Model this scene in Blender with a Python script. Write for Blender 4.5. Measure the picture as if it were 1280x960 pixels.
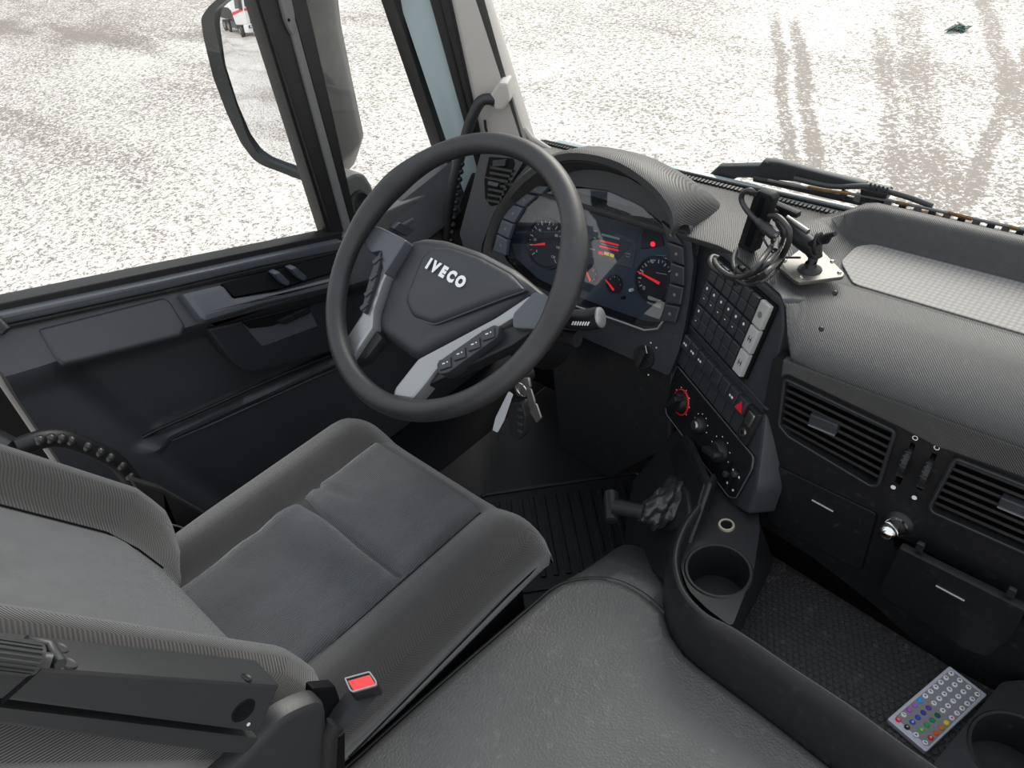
import bpy, bmesh, math, random
from mathutils import Vector, Matrix
from mathutils.geometry import tessellate_polygon
random.seed(7)
R = math.radians
for o in list(bpy.data.objects): bpy.data.objects.remove(o)
SC = bpy.context.scene
COL = SC.collection
# ------------------------------------------------------------------ camera
FPX = 961.0
CX = Vector((0.73576, 0.66916, -0.10435)); CY = Vector((-0.36408, 0.52073, 0.77220)); CZ = Vector((0.57106, -0.53016, 0.62676))
CY = (CY - CX*CX.dot(CY)).normalized(); CZ = CX.cross(CY).normalized(); CX.normalize()
CP = Vector((0.831, -0.661, 1.410))
cam_d = bpy.data.cameras.new('camera'); cam = bpy.data.objects.new('camera', cam_d); COL.objects.link(cam)
m = Matrix((CX, CY, CZ)).transposed().to_4x4(); m.translation = CP; cam.matrix_world = m
cam_d.sensor_width = 36.0; cam_d.lens = 36.0*FPX/1280.0; cam_d.clip_start = 0.02; cam_d.clip_end = 500
SC.camera = cam
# ------------------------------------------------------------------ light, sky and exposure
SKY_STRENGTH = 0.85
SUN_STRENGTH = 2.6
SUN_DIR = Vector((0.20, -0.80, -0.56))         # the way the light travels
SC.view_settings.view_transform = 'Standard'; SC.view_settings.look = 'None'
SC.view_settings.gamma = 1.0; SC.view_settings.use_curve_mapping = False
SC.view_settings.exposure = 0.46
world = bpy.data.worlds.new('world'); SC.world = world; world.use_nodes = True
wt = world.node_tree; wt.nodes.clear()
wo = wt.nodes.new('ShaderNodeOutputWorld'); wb = wt.nodes.new('ShaderNodeBackground')
tc = wt.nodes.new('ShaderNodeTexCoord'); sp = wt.nodes.new('ShaderNodeSeparateXYZ'); rp = wt.nodes.new('ShaderNodeValToRGB')
wt.links.new(tc.outputs['Generated'], sp.inputs[0]); wt.links.new(sp.outputs['Z'], rp.inputs[0])
rp.color_ramp.elements[0].position = 0.0; rp.color_ramp.elements[0].color = (1.0, 0.97, 0.92, 1)
rp.color_ramp.elements[1].position = 0.8; rp.color_ramp.elements[1].color = (0.84, 0.91, 1.0, 1)
wt.links.new(rp.outputs[0], wb.inputs[0]); wb.inputs[1].default_value = SKY_STRENGTH; wt.links.new(wb.outputs[0], wo.inputs[0])
sd = bpy.data.lights.new('sun', 'SUN'); sd.energy = SUN_STRENGTH; sd.angle = R(35); sd.color = (1.0, 0.95, 0.86)
so = bpy.data.objects.new('sun', sd); COL.objects.link(so); so.location = (0, 0, 8)
so.rotation_euler = SUN_DIR.normalized().to_track_quat('-Z', 'Y').to_euler()

# ------------------------------------------------------------------ helpers
class Fr:
    """A flat frame in the cab: origin, two in-plane axes, normal."""
    def __init__(s, o, ex, ey):
        s.o = Vector(o); s.x = Vector(ex).normalized(); s.y = Vector(ey); s.y = (s.y - s.x*s.x.dot(s.y)).normalized(); s.z = s.x.cross(s.y)
    def p(s, a, b, c=0.0): return s.o + s.x*a + s.y*b + s.z*c
    def px(s, u, v, c=0.0):
        d = CX*(u-640) - CY*(v-480) - CZ*FPX
        o = s.o + s.z*c; t = (o-CP).dot(s.z)/d.dot(s.z); q = CP + d*t - o
        return (q.dot(s.x), q.dot(s.y))
    def pxs(s, l, c=0.0): return [s.px(u, v, c) for u, v in l]
    def P(s, u, v, c=0.0): a, b = s.px(u, v, c); return s.p(a, b, c)
    def rot(s, a, b, deg):
        k = R(deg); ex = s.x*math.cos(k) + s.y*math.sin(k); return Fr(s.p(a, b), ex, s.z.cross(ex))
def HZ(z): return Fr((0, 0, z), (1, 0, 0), (0, 1, 0))
def SX(x): return Fr((x, 0, 0), (0, 1, 0), (0, 0, 1))          # plane facing +X ; a = Y, b = Z
def SY(y): return Fr((0, y, 0), (1, 0, 0), (0, 0, 1))          # plane facing -Y ; a = X, b = Z

def empty(name, loc, label, cat, group=None):
    o = bpy.data.objects.new(name, None); COL.objects.link(o); o.location = loc; o.empty_display_size = 0.05
    o['label'] = label; o['category'] = cat
    if group: o['group'] = group
    return o
def tag(o, label=None, cat=None, group=None, kind=None):
    for k, v in (('label', label), ('category', cat), ('group', group), ('kind', kind)):
        if v: o[k] = v
    return o
def wloc(o):
    v = Vector(o.location)
    while o.parent: o = o.parent; v += o.location
    return v
def mk(name, V, F, mat, parent=None, ang=38, label=None):
    xs = [v[0] for v in V]; ys = [v[1] for v in V]; zs = [v[2] for v in V]
    c = Vector(((min(xs)+max(xs))/2, (min(ys)+max(ys))/2, (min(zs)+max(zs))/2))
    me = bpy.data.meshes.new(name); me.from_pydata([Vector(v)-c for v in V], [], F)
    me.validate()
    bm = bmesh.new(); bm.from_mesh(me); bmesh.ops.remove_doubles(bm, verts=bm.verts, dist=1e-6)
    bmesh.ops.recalc_face_normals(bm, faces=bm.faces); bm.to_mesh(me); bm.free()
    if ang: me.polygons.foreach_set('use_smooth', [True]*len(me.polygons)); me.set_sharp_from_angle(angle=R(ang))
    me.materials.append(mat)
    o = bpy.data.objects.new(name, me); COL.objects.link(o)
    o.location = c
    if parent: o.parent = parent; o.location = c - wloc(parent)
    if label: o['label'] = label
    return o
class G:
    """Collects geometry for one mesh."""
    def __init__(s): s.V = []; s.F = []
    def add(s, V, F): k = len(s.V); s.V += V; s.F += [tuple(i+k for i in f) for f in F]; return s
    def mk(s, name, mat, parent=None, ang=38, label=None): return mk(name, s.V, s.F, mat, parent, ang, label)
def area(p): return sum(p[i][0]*p[(i+1) % len(p)][1]-p[(i+1) % len(p)][0]*p[i][1] for i in range(len(p)))/2
def inset(poly, d):
    n = len(poly); s = 1 if area(poly) > 0 else -1; out = []
    for i in range(n):
        p, q, r = Vector(poly[i-1]), Vector(poly[i]), Vector(poly[(i+1) % n])
        e, g = (q-p), (r-q)
        if e.length < 1e-9 or g.length < 1e-9: out.append(tuple(q)); continue
        e.normalize(); g.normalize()
        n1 = Vector((-e.y, e.x))*s; n2 = Vector((-g.y, g.x))*s; b = n1+n2
        if b.length < 1e-6: out.append(tuple(q+n1*d)); continue
        b.normalize(); k = max(0.45, b.dot(n1)); out.append(tuple(q + b*(d/k)))
    # edges that turned round collapse onto the corner of their neighbours
    def oline(e):
        p, q = Vector(poly[e % n]), Vector(poly[(e+1) % n]); t = (q-p)
        if t.length < 1e-9: return None
        t.normalize(); return p+Vector((-t.y, t.x))*s*d, t
    dirs = [Vector(poly[(i+1) % n])-Vector(poly[i]) for i in range(n)]
    for _ in range(5):
        E_ = [Vector(out[(i+1) % n])-Vector(out[i]) for i in range(n)]
        flip = [E_[i].dot(dirs[i]) < -1e-12 for i in range(n)]
        bad = [flip[i] or E_[i].length < 1e-8 for i in range(n)]
        if not any(flip) or all(bad): break
        i0 = next(i for i in range(n) if not bad[i-1] and bad[i]); k = 0
        while k < n:
            i = (i0+k) % n
            if bad[i]:
                j = 0
                while j < n and bad[(i+j) % n]: j += 1
                ids = [(i+t) % n for t in range(j+1)]; M_ = (Vector(out[ids[0]])+Vector(out[ids[-1]]))/2
                a_, b_ = oline(ids[0]-1+n), oline(ids[-1])
                if a_ and b_:
                    den = a_[1].x*b_[1].y-a_[1].y*b_[1].x
                    if abs(den) > 1e-4:
                        t = ((b_[0].x-a_[0].x)*b_[1].y-(b_[0].y-a_[0].y)*b_[1].x)/den; I_ = a_[0]+a_[1]*t
                        if (I_-M_).length < 6*abs(d): M_ = I_
                for q in ids: out[q] = tuple(M_)
                k += j
            k += 1
    return out
def rp_(poly, r=0.005, seg=4):
    """round the corners of a polygon"""
    n = len(poly); out = []
    for i in range(n):
        p, q, t = Vector(poly[i-1]), Vector(poly[i]), Vector(poly[(i+1) % n])
        rr = r[i] if isinstance(r, (list, tuple)) else r
        k = min(rr, (p-q).length*0.45, (t-q).length*0.45)
        if k < 1e-5: out.append(tuple(q)); continue
        A = q+(p-q).normalized()*k; B = q+(t-q).normalized()*k
        for j in range(seg+1):
            u = j/seg; out.append(tuple(A*(1-u)**2+q*2*u*(1-u)+B*u*u))
    return out
def cat(pts, n=6, closed=False):
    """Catmull-Rom through points of any dimension"""
    P_ = [Vector(p) for p in pts]; N = len(P_); out = []
    for i in range(N if closed else N-1):
        if closed: a, b, c, d = P_[i-1], P_[i], P_[(i+1) % N], P_[(i+2) % N]
        else: a, b, c, d = P_[max(i-1, 0)], P_[i], P_[i+1], P_[min(i+2, N-1)]
        for k in range(n):
            t = k/n; out.append(0.5*((2*b)+(c-a)*t+(2*a-5*b+4*c-d)*t*t+(3*b-3*c+d-a)*t**3))
    if not closed: out.append(P_[-1])
    return out
def prism_g(F, poly, c0, c1, bev=0.0, g=None, steps=2, dome=0.0):
    g = g or G(); n = len(poly); rings = [(poly, c0)]
    if bev > 0:
        for k in range(steps+1):
            t = k/steps*math.pi/2; rings.append((inset(poly, bev*(1-math.cos(t))), c1-abs(bev)*(1-math.sin(t))*(1 if c1 > c0 else -1)))
        rings.append((inset(poly, bev*1.12), c1))
    else: rings.append((poly, c1))
    if dome:
        last = rings[-1][0]; cx = sum(p[0] for p in last)/n; cy = sum(p[1] for p in last)/n
        for k in range(1, 6):
            t = k/6; s = 1-t; rings.append(([(cx+(p[0]-cx)*s, cy+(p[1]-cy)*s) for p in last], c1+dome*(1-s*s)))
    V = []; Fc = []
    for q, c in rings: V += [F.p(a, b, c) for a, b in q]
    for k in range(len(rings)-1):
        for i in range(n):
            j = (i+1) % n; Fc.append((k*n+i, k*n+j, (k+1)*n+j, (k+1)*n+i))
    Fc.append(tuple(range(n))[::-1]); last = (len(rings)-1)*n; lr = rings[-1][0]
    keep = [i for i in range(n) if (Vector(lr[i])-Vector(lr[i-1])).length > 1e-6]
    if len(keep) > 2: Fc.append(tuple(last+i for i in keep))
    return g.add(V, Fc)
def prism(name, F, poly, c0, c1, mat, parent=None, bev=0.0, label=None, **k): return prism_g(F, poly, c0, c1, bev, **k).mk(name, mat, parent, label=label)
def rect(a0, a1, b0, b1, r=0.0, seg=3):
    p = [(a0, b0), (a1, b0), (a1, b1), (a0, b1)]; return rp_(p, r, seg) if r else p
def box(name, F, a0, a1, b0, b1, c0, c1, mat, parent=None, r=0.003, bev=0.0015, label=None):
    return prism(name, F, rect(a0, a1, b0, b1, r), c0, c1, mat, parent, bev, label)
def plate_g(F, outer, holes, c0, c1, g=None):
    g = g or G(); loops = [outer]+list(holes); pts = [p for l in loops for p in l]
    tris = tessellate_polygon([[Vector((p[0], p[1], 0)) for p in l] for l in loops]); n = len(pts)
    V = [F.p(a, b, c1) for a, b in pts]+[F.p(a, b, c0) for a, b in pts]; Fc = []
    for t in tris: Fc.append(tuple(t)); Fc.append(tuple(i+n for i in reversed(t)))
    k = 0
    for l in loops:
        m_ = len(l)
        for i in range(m_): j = (i+1) % m_; Fc.append((k+i, k+j, n+k+j, n+k+i))
        k += m_
    return g.add(V, Fc)
def plate(name, F, outer, holes, c0, c1, mat, parent=None, label=None): return plate_g(F, outer, holes, c0, c1).mk(name, mat, parent, 30, label)
def circ(a, b, r, n=32, sy=1.0): return [(a+r*math.cos(2*math.pi*i/n), b+r*sy*math.sin(2*math.pi*i/n)) for i in range(n)]
def tube_g(pts, r, seg=10, closed=False, g=None, flat=1.0, up=None):
    g = g or G(); P_ = [Vector(p) for p in pts]; N = len(P_); V = []; Fc = []
    rr = r if isinstance(r, (list, tuple)) else [r]*N
    tan = []
    for i in range(N):
        if closed: t = P_[(i+1) % N]-P_[i-1]
        else: t = P_[min(i+1, N-1)]-P_[max(i-1, 0)]
        tan.append(t.normalized() if t.length > 1e-9 else Vector((0, 0, 1)))
    nrm = Vector(up) if up else (Vector((0, 0, 1)) if abs(tan[0].z) < 0.9 else Vector((1, 0, 0)))
    for i in range(N):
        nrm = nrm if not up else Vector(up)
        nrm = (nrm - tan[i]*tan[i].dot(nrm)).normalized(); bi = tan[i].cross(nrm)
        for k in range(seg):
            a = 2*math.pi*k/seg; V.append(P_[i]+(nrm*math.cos(a)*flat+bi*math.sin(a))*rr[i])
    for i in range(N if closed else N-1):
        j = (i+1) % N
        for k in range(seg): l = (k+1) % seg; Fc.append((i*seg+k, i*seg+l, j*seg+l, j*seg+k))
    if not closed: Fc.append(tuple(range(seg))[::-1]); Fc.append(tuple((N-1)*seg+k for k in range(seg)))
    return g.add(V, Fc)
def tube(name, pts, r, mat, parent=None, seg=10, closed=False, label=None, flat=1.0, up=None): return tube_g(pts, r, seg, closed, None, flat, up).mk(name, mat, parent, 50, label)
def lathe_g(F, prof, a=0, b=0, seg=32, g=None, arc=None):
    g = g or G(); V = []; Fc = []; n = len(prof)
    for i in range(seg):
        t = 2*math.pi*i/seg
        for r, c in prof: V.append(F.p(a+r*math.cos(t), b+r*math.sin(t), c))
    for i in range(seg):
        j = (i+1) % seg
        for k in range(n-1): Fc.append((i*n+k, j*n+k, j*n+k+1, i*n+k+1))
    return g.add(V, Fc)
def lathe(name, F, prof, mat, parent=None, a=0, b=0, seg=32, label=None): return lathe_g(F, prof, a, b, seg).mk(name, mat, parent, 35, label)
def sheet_g(grid, th, g=None):
    """grid[i][j] of points, made solid by moving the back by vector th"""
    g = g or G(); n = len(grid); m_ = len(grid[0]); th = Vector(th); V = [Vector(p) for r in grid for p in r]; N = n*m_
    V += [p+th for p in V]; Fc = []
    for i in range(n-1):
        for j in range(m_-1):
            a, b, c, d = i*m_+j, i*m_+j+1, (i+1)*m_+j+1, (i+1)*m_+j; Fc.append((a, b, c, d)); Fc.append((d+N, c+N, b+N, a+N))
    edge = [(0, j) for j in range(m_)]+[(i, m_-1) for i in range(1, n)]+[(n-1, j) for j in range(m_-2, -1, -1)]+[(i, 0) for i in range(n-2, 0, -1)]
    for k in range(len(edge)):
        a = edge[k]; b = edge[(k+1) % len(edge)]; a = a[0]*m_+a[1]; b = b[0]*m_+b[1]; Fc.append((a, b, b+N, a+N))
    return g.add(V, Fc)
def sheet(name, grid, th, mat, parent=None, label=None, ang=38): return sheet_g(grid, th).mk(name, mat, parent, ang, label)
def loft_g(secs, closed=True, caps=True, g=None):
    g = g or G(); n = len(secs); m_ = len(secs[0]); V = [Vector(p) for s in secs for p in s]; Fc = []
    for i in range(n-1):
        for j in range(m_ if closed else m_-1): k = (j+1) % m_; Fc.append((i*m_+j, i*m_+k, (i+1)*m_+k, (i+1)*m_+j))
    if caps and closed: Fc.append(tuple(range(m_))[::-1]); Fc.append(tuple((n-1)*m_+j for j in range(m_)))
    return g.add(V, Fc)
def text(name, F, s, a, b, size, c, mat, parent=None, ext=0.0002, off=0.0, sx=1.0, shear=0.0):
    cu = bpy.data.curves.new('t', 'FONT'); cu.body = s; cu.size = size; cu.extrude = ext; cu.offset = off; cu.align_x = 'CENTER'; cu.align_y = 'CENTER'; cu.shear = shear; cu.resolution_u = 3
    to = bpy.data.objects.new('t', cu); COL.objects.link(to); me = bpy.data.meshes.new_from_object(to)
    V = [F.p(a+v.co.x*sx, b+v.co.y, c+v.co.z+ext) for v in me.vertices]; Fc = [tuple(p.vertices) for p in me.polygons]
    bpy.data.objects.remove(to); bpy.data.curves.remove(cu); bpy.data.meshes.remove(me)
    return mk(name, V, Fc, mat, parent, 30)

# ------------------------------------------------------------------ materials
MT = {}
def nn(nt, t, **k):
    x = nt.nodes.new(t)
    for a, b in k.items():
        if hasattr(x, a): setattr(x, a, b)
    return x
def mat(name, col, rough=0.5, metal=0.0, tex=None, scale=600, bump=0.2, var=0.0, vscale=6, spec=0.5, coat=0.0, alpha=None, emit=None, sheen=0.0, ang=0.0, dust=0.0):
    m_ = bpy.data.materials.new(name); m_.use_nodes = True; nt = m_.node_tree; b = nt.nodes['Principled BSDF']; L = nt.links
    b.inputs['Base Color'].default_value = (*col, 1); b.inputs['Roughness'].default_value = rough; b.inputs['Metallic'].default_value = metal
    b.inputs['Specular IOR Level'].default_value = spec; b.inputs['Coat Weight'].default_value = coat; b.inputs['Sheen Weight'].default_value = sheen
    if emit: b.inputs['Emission Color'].default_value = (*emit[0], 1); b.inputs['Emission Strength'].default_value = emit[1]
    tcn = nn(nt, 'ShaderNodeTexCoord'); h = None; colsrc = None
    if tex in ('grain', 'leather'):
        if tex == 'grain': t = nn(nt, 'ShaderNodeTexNoise'); t.inputs['Scale'].default_value = scale; t.inputs['Detail'].default_value = 2; h = t.outputs[0]
        else: t = nn(nt, 'ShaderNodeTexVoronoi', feature='SMOOTH_F1'); t.inputs['Scale'].default_value = scale; h = t.outputs['Distance']
        L.new(tcn.outputs['Object'], t.inputs['Vector'])
    if tex in ('twill', 'rib'):
        mp = nn(nt, 'ShaderNodeMapping'); L.new(tcn.outputs['Object'], mp.inputs[0]); mp.inputs['Rotation'].default_value = (0, 0, R(ang))
        t = nn(nt, 'ShaderNodeTexWave', wave_type='BANDS', bands_direction='DIAGONAL' if tex == 'twill' else 'X'); t.inputs['Scale'].default_value = scale; L.new(mp.outputs[0], t.inputs['Vector'])
        t.inputs['Distortion'].default_value = 0.6; t.inputs['Detail'].default_value = 1; t.inputs['Detail Scale'].default_value = 3; h = t.outputs['Fac']; colsrc = h
    if tex == 'hex':
        t = nn(nt, 'ShaderNodeTexVoronoi', feature='F1'); t.inputs['Scale'].default_value = scale; t.inputs['Randomness'].default_value = 0.12; L.new(tcn.outputs['Object'], t.inputs['Vector']); h = t.outputs['Distance']; colsrc = h
    if h is not None:
        bp = nn(nt, 'ShaderNodeBump'); bp.inputs['Strength'].default_value = bump; bp.inputs['Distance'].default_value = 0.001; L.new(h, bp.inputs['Height']); L.new(bp.outputs[0], b.inputs['Normal'])
    if var or (colsrc and tex in ('rib', 'twill', 'hex')):
        mx = nn(nt, 'ShaderNodeMix', data_type='RGBA', blend_type='MULTIPLY'); mx.inputs['Factor'].default_value = 1; mx.inputs[6].default_value = (*col, 1)
        ns = nn(nt, 'ShaderNodeTexNoise'); ns.inputs['Scale'].default_value = vscale; ns.inputs['Detail'].default_value = 5; L.new(tcn.outputs['Object'], ns.inputs['Vector'])
        mr = nn(nt, 'ShaderNodeMapRange'); mr.inputs['From Min'].default_value = 0.3; mr.inputs['From Max'].default_value = 0.7; mr.inputs['To Min'].default_value = 1-var; mr.inputs['To Max'].default_value = 1+var; L.new(ns.outputs[0], mr.inputs[0])
        src = mr.outputs[0]
        if colsrc:
            m2 = nn(nt, 'ShaderNodeMapRange'); m2.inputs['To Min'].default_value = 0.84 if tex != 'hex' else 1.15; m2.inputs['To Max'].default_value = 1.13 if tex != 'hex' else 0.35; L.new(colsrc, m2.inputs[0])
            mu = nn(nt, 'ShaderNodeMath', operation='MULTIPLY'); L.new(src, mu.inputs[0]); L.new(m2.outputs[0], mu.inputs[1]); src = mu.outputs[0]
        cb = nn(nt, 'ShaderNodeCombineColor'); [L.new(src, cb.inputs[i]) for i in range(3)]
        L.new(cb.outputs[0], mx.inputs[7]); L.new(mx.outputs[2], b.inputs['Base Color'])
        colout = mx.outputs[2]
    else: colout = None
    if dust:   # fine pale dust and scuffs lying on the surface
        d1 = nn(nt, 'ShaderNodeTexNoise'); d1.inputs['Scale'].default_value = 55; d1.inputs['Detail'].default_value = 8; d1.inputs['Roughness'].default_value = 0.75; L.new(tcn.outputs['Object'], d1.inputs['Vector'])
        mr = nn(nt, 'ShaderNodeMapRange'); mr.inputs['From Min'].default_value = 0.56; mr.inputs['From Max'].default_value = 0.8; mr.inputs['To Max'].default_value = dust; L.new(d1.outputs[0], mr.inputs[0])
        mx = nn(nt, 'ShaderNodeMix', data_type='RGBA'); mx.inputs[6].default_value = (*col, 1); mx.inputs[7].default_value = (0.42, 0.41, 0.38, 1)
        if colout: L.new(colout, mx.inputs[6])
        L.new(mr.outputs[0], mx.inputs['Factor']); L.new(mx.outputs[2], b.inputs['Base Color'])
    MT[name] = m_; return m_
def glass(name, tint=(0.96, 0.965, 0.96), gl=0.06, rough=0.0):
    m_ = bpy.data.materials.new(name); m_.use_nodes = True; nt = m_.node_tree; nt.nodes.clear(); o = nn(nt, 'ShaderNodeOutputMaterial')
    t = nn(nt, 'ShaderNodeBsdfTransparent'); t.inputs[0].default_value = (*tint, 1); g = nn(nt, 'ShaderNodeBsdfGlossy'); g.inputs['Roughness'].default_value = rough
    lw = nn(nt, 'ShaderNodeLayerWeight'); lw.inputs[0].default_value = 0.5; pw = nn(nt, 'ShaderNodeMath', operation='POWER'); pw.inputs[1].default_value = 5; nt.links.new(lw.outputs['Facing'], pw.inputs[0])
    fr = nn(nt, 'ShaderNodeMath', operation='MULTIPLY_ADD'); nt.links.new(pw.outputs[0], fr.inputs[0]); fr.inputs[1].default_value = 0.6; fr.inputs[2].default_value = gl/2; mx = nn(nt, 'ShaderNodeMixShader')
    nt.links.new(fr.outputs[0], mx.inputs[0]); nt.links.new(t.outputs[0], mx.inputs[1]); nt.links.new(g.outputs[0], mx.inputs[2]); nt.links.new(mx.outputs[0], o.inputs[0]); MT[name] = m_; return m_
mBlack = mat('black plastic', (0.013, 0.0135, 0.015), 0.42, tex='grain', scale=900, bump=0.12, dust=0.08, spec=0.4)
mDeep = mat('deep black', (0.004, 0.0045, 0.006), 0.7, spec=0.15)
mDoor = mat('door trim', (0.042, 0.044, 0.052), 0.42, tex='leather', scale=700, bump=0.25, var=0.1, dust=0.06)
mDoor2 = mat('door trim smooth', (0.026, 0.028, 0.035), 0.45, tex='rib', scale=90, bump=0.05)
mGloss = mat('satin grey', (0.075, 0.082, 0.095), 0.25, tex='grain', scale=800, bump=0.04)
mDash = mat('dash twill', (0.044, 0.044, 0.045), 0.48, tex='twill', scale=150, bump=0.5, var=0.12, dust=0.10, ang=12)
mDashS = mat('dash fascia', (0.026, 0.029, 0.036), 0.45, tex='grain', scale=1200, bump=0.12, var=0.1, dust=0.08)
mFascia = mat('console fascia', (0.0075, 0.008, 0.0092), 0.45, tex='grain', scale=1200, bump=0.12, dust=0.07, spec=0.35)
mHex = mat('dash hex mat', (0.26, 0.25, 0.24), 0.55, tex='hex', scale=115, bump=0.9)
mHexD = mat('tray hex mat', (0.017, 0.016, 0.016), 0.5, tex='hex', scale=120, bump=0.9, dust=0.25)
mWheel = mat('wheel rubber', (0.024, 0.0245, 0.027), 0.42, tex='leather', scale=1400, bump=0.2, var=0.25, vscale=20)
mHub = mat('wheel hub', (0.032, 0.034, 0.040), 0.42, tex='leather', scale=900, bump=0.35)
mSilver = mat('silver plastic', (0.33, 0.335, 0.34), 0.32, 0.6)
mChrome = mat('chrome', (0.8, 0.8, 0.78), 0.12, 1.0)
mSteel = mat('worn steel', (0.35, 0.34, 0.32), 0.35, 1.0)
mKey = mat('switch black', (0.030, 0.032, 0.038), 0.35, tex='grain', scale=1500, bump=0.08, dust=0.12)
mKeyB = mat('switch blue grey', (0.060, 0.070, 0.090), 0.4)
mKeyW = mat('switch pale', (0.42, 0.42, 0.41), 0.45, dust=0.1)
mWhite = mat('white print', (0.75, 0.75, 0.75), 0.5)
mDarkPrint = mat('dark print', (0.03, 0.03, 0.03), 0.5)
mRed = mat('red plastic', (0.62, 0.02, 0.03), 0.35)
mRedL = mat('buckle red', (0.75, 0.05, 0.05), 0.3)
mLit = mat('red lamp', (0.8, 0.0, 0.02), 0.4, emit=((1, 0.02, 0.05), 1.2))
mNeedle = mat('needle red', (0.8, 0.03, 0.04), 0.4, emit=((1, 0.03, 0.04), 0.35))
mFabS = mat('seat bolster fabric', (0.037, 0.0355, 0.035), 0.9, tex='twill', scale=230, bump=0.5, var=0.12, vscale=9, sheen=0.5, spec=0.2, ang=20)
mFabC = mat('seat centre fabric', (0.058, 0.060, 0.065), 0.85, tex='rib', scale=105, bump=0.8, var=0.3, vscale=9, sheen=0.5, spec=0.2, ang=-8)
mFabB = mat('seat back fabric', (0.050, 0.0485, 0.049), 0.92, tex='rib', scale=210, bump=0.8, var=0.22, vscale=40, ang=35, sheen=0.6, spec=0.2)
mVinyl = mat('engine cover vinyl', (0.082, 0.080, 0.078), 0.45, tex='leather', scale=330, bump=0.7, var=0.12, vscale=8, dust=0.22)
mRubber = mat('rubber', (0.012, 0.012, 0.013), 0.5)
mPaint = mat('body paint', (0.36, 0.45, 0.48), 0.3, coat=0.4)
mBeige = mat('beige trim', (0.50, 0.48, 0.45), 0.55, tex='grain', scale=900, bump=0.1)
mBelt = mat('belt webbing', (0.010, 0.010, 0.011), 0.7, tex='rib', scale=200, bump=0.4)
mArm = mat('armrest plastic', (0.026, 0.0275, 0.030), 0.42, tex='leather', scale=1500, bump=0.2, var=0.12)
mRust = mat('rusty wiper', (0.16, 0.085, 0.03), 0.8, tex='grain', scale=300, bump=0.5, var=0.5, vscale=40)
mWiper = mat('wiper black', (0.035, 0.038, 0.042), 0.45, dust=0.2)
mHouse = mat('mirror housing', (0.007, 0.013, 0.014), 0.35, dust=0.12)
mTrimG = mat('grey door corner', (0.11, 0.11, 0.112), 0.6, tex='grain', scale=900, bump=0.1)
mGrey = mat('grey plastic', (0.16, 0.16, 0.16), 0.6)
mMirror = mat('mirror face', (0.93, 0.93, 0.95), 0.0, 1.0)
mScreen = mat('display dark', (0.06, 0.065, 0.075), 0.3)
mFace = mat('gauge face', (0.045, 0.055, 0.075), 0.4)
mDial = mat('dial black', (0.015, 0.016, 0.02), 0.4)
mCover = mat('cable rubber', (0.030, 0.030, 0.031), 0.38)
mMetalPlate = mat('mount plate', (0.12, 0.115, 0.11), 0.35, 0.5, dust=0.2)
gCab = glass('cab glass'); gGauge = glass('gauge cover', (0.9, 0.93, 0.96), 0.11)

# frames fixed by the cab
T = R(38.6); FW = Fr((0, 0, 0.8), (1, 0, 0), (0, math.cos(T), math.sin(T)))               # steering wheel plane
T = R(20); FK = Fr((0, 0.36, 0.72), (1, 0, 0), (0, math.sin(T), math.cos(T)))             # instrument cluster
T = R(30); S_ = R(18); FB = Fr((0.25, 0.33, 0.60), (math.cos(T), -math.sin(T), 0), (math.sin(T)*math.sin(S_), math.cos(T)*math.sin(S_), math.cos(S_)))   # driver-facing panel
T = R(6); FC = Fr((0.48, 0.215, 0.66), (1, 0, 0), (0, math.sin(T), math.cos(T)))          # middle fascia with vents
FD = SX(-0.60)                                                                           # driver's door trim
# ================================================================== STRUCTURE
def struct(o, label=None):
    o['kind'] = 'structure'
    if label: o['label'] = label
    return o
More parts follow.
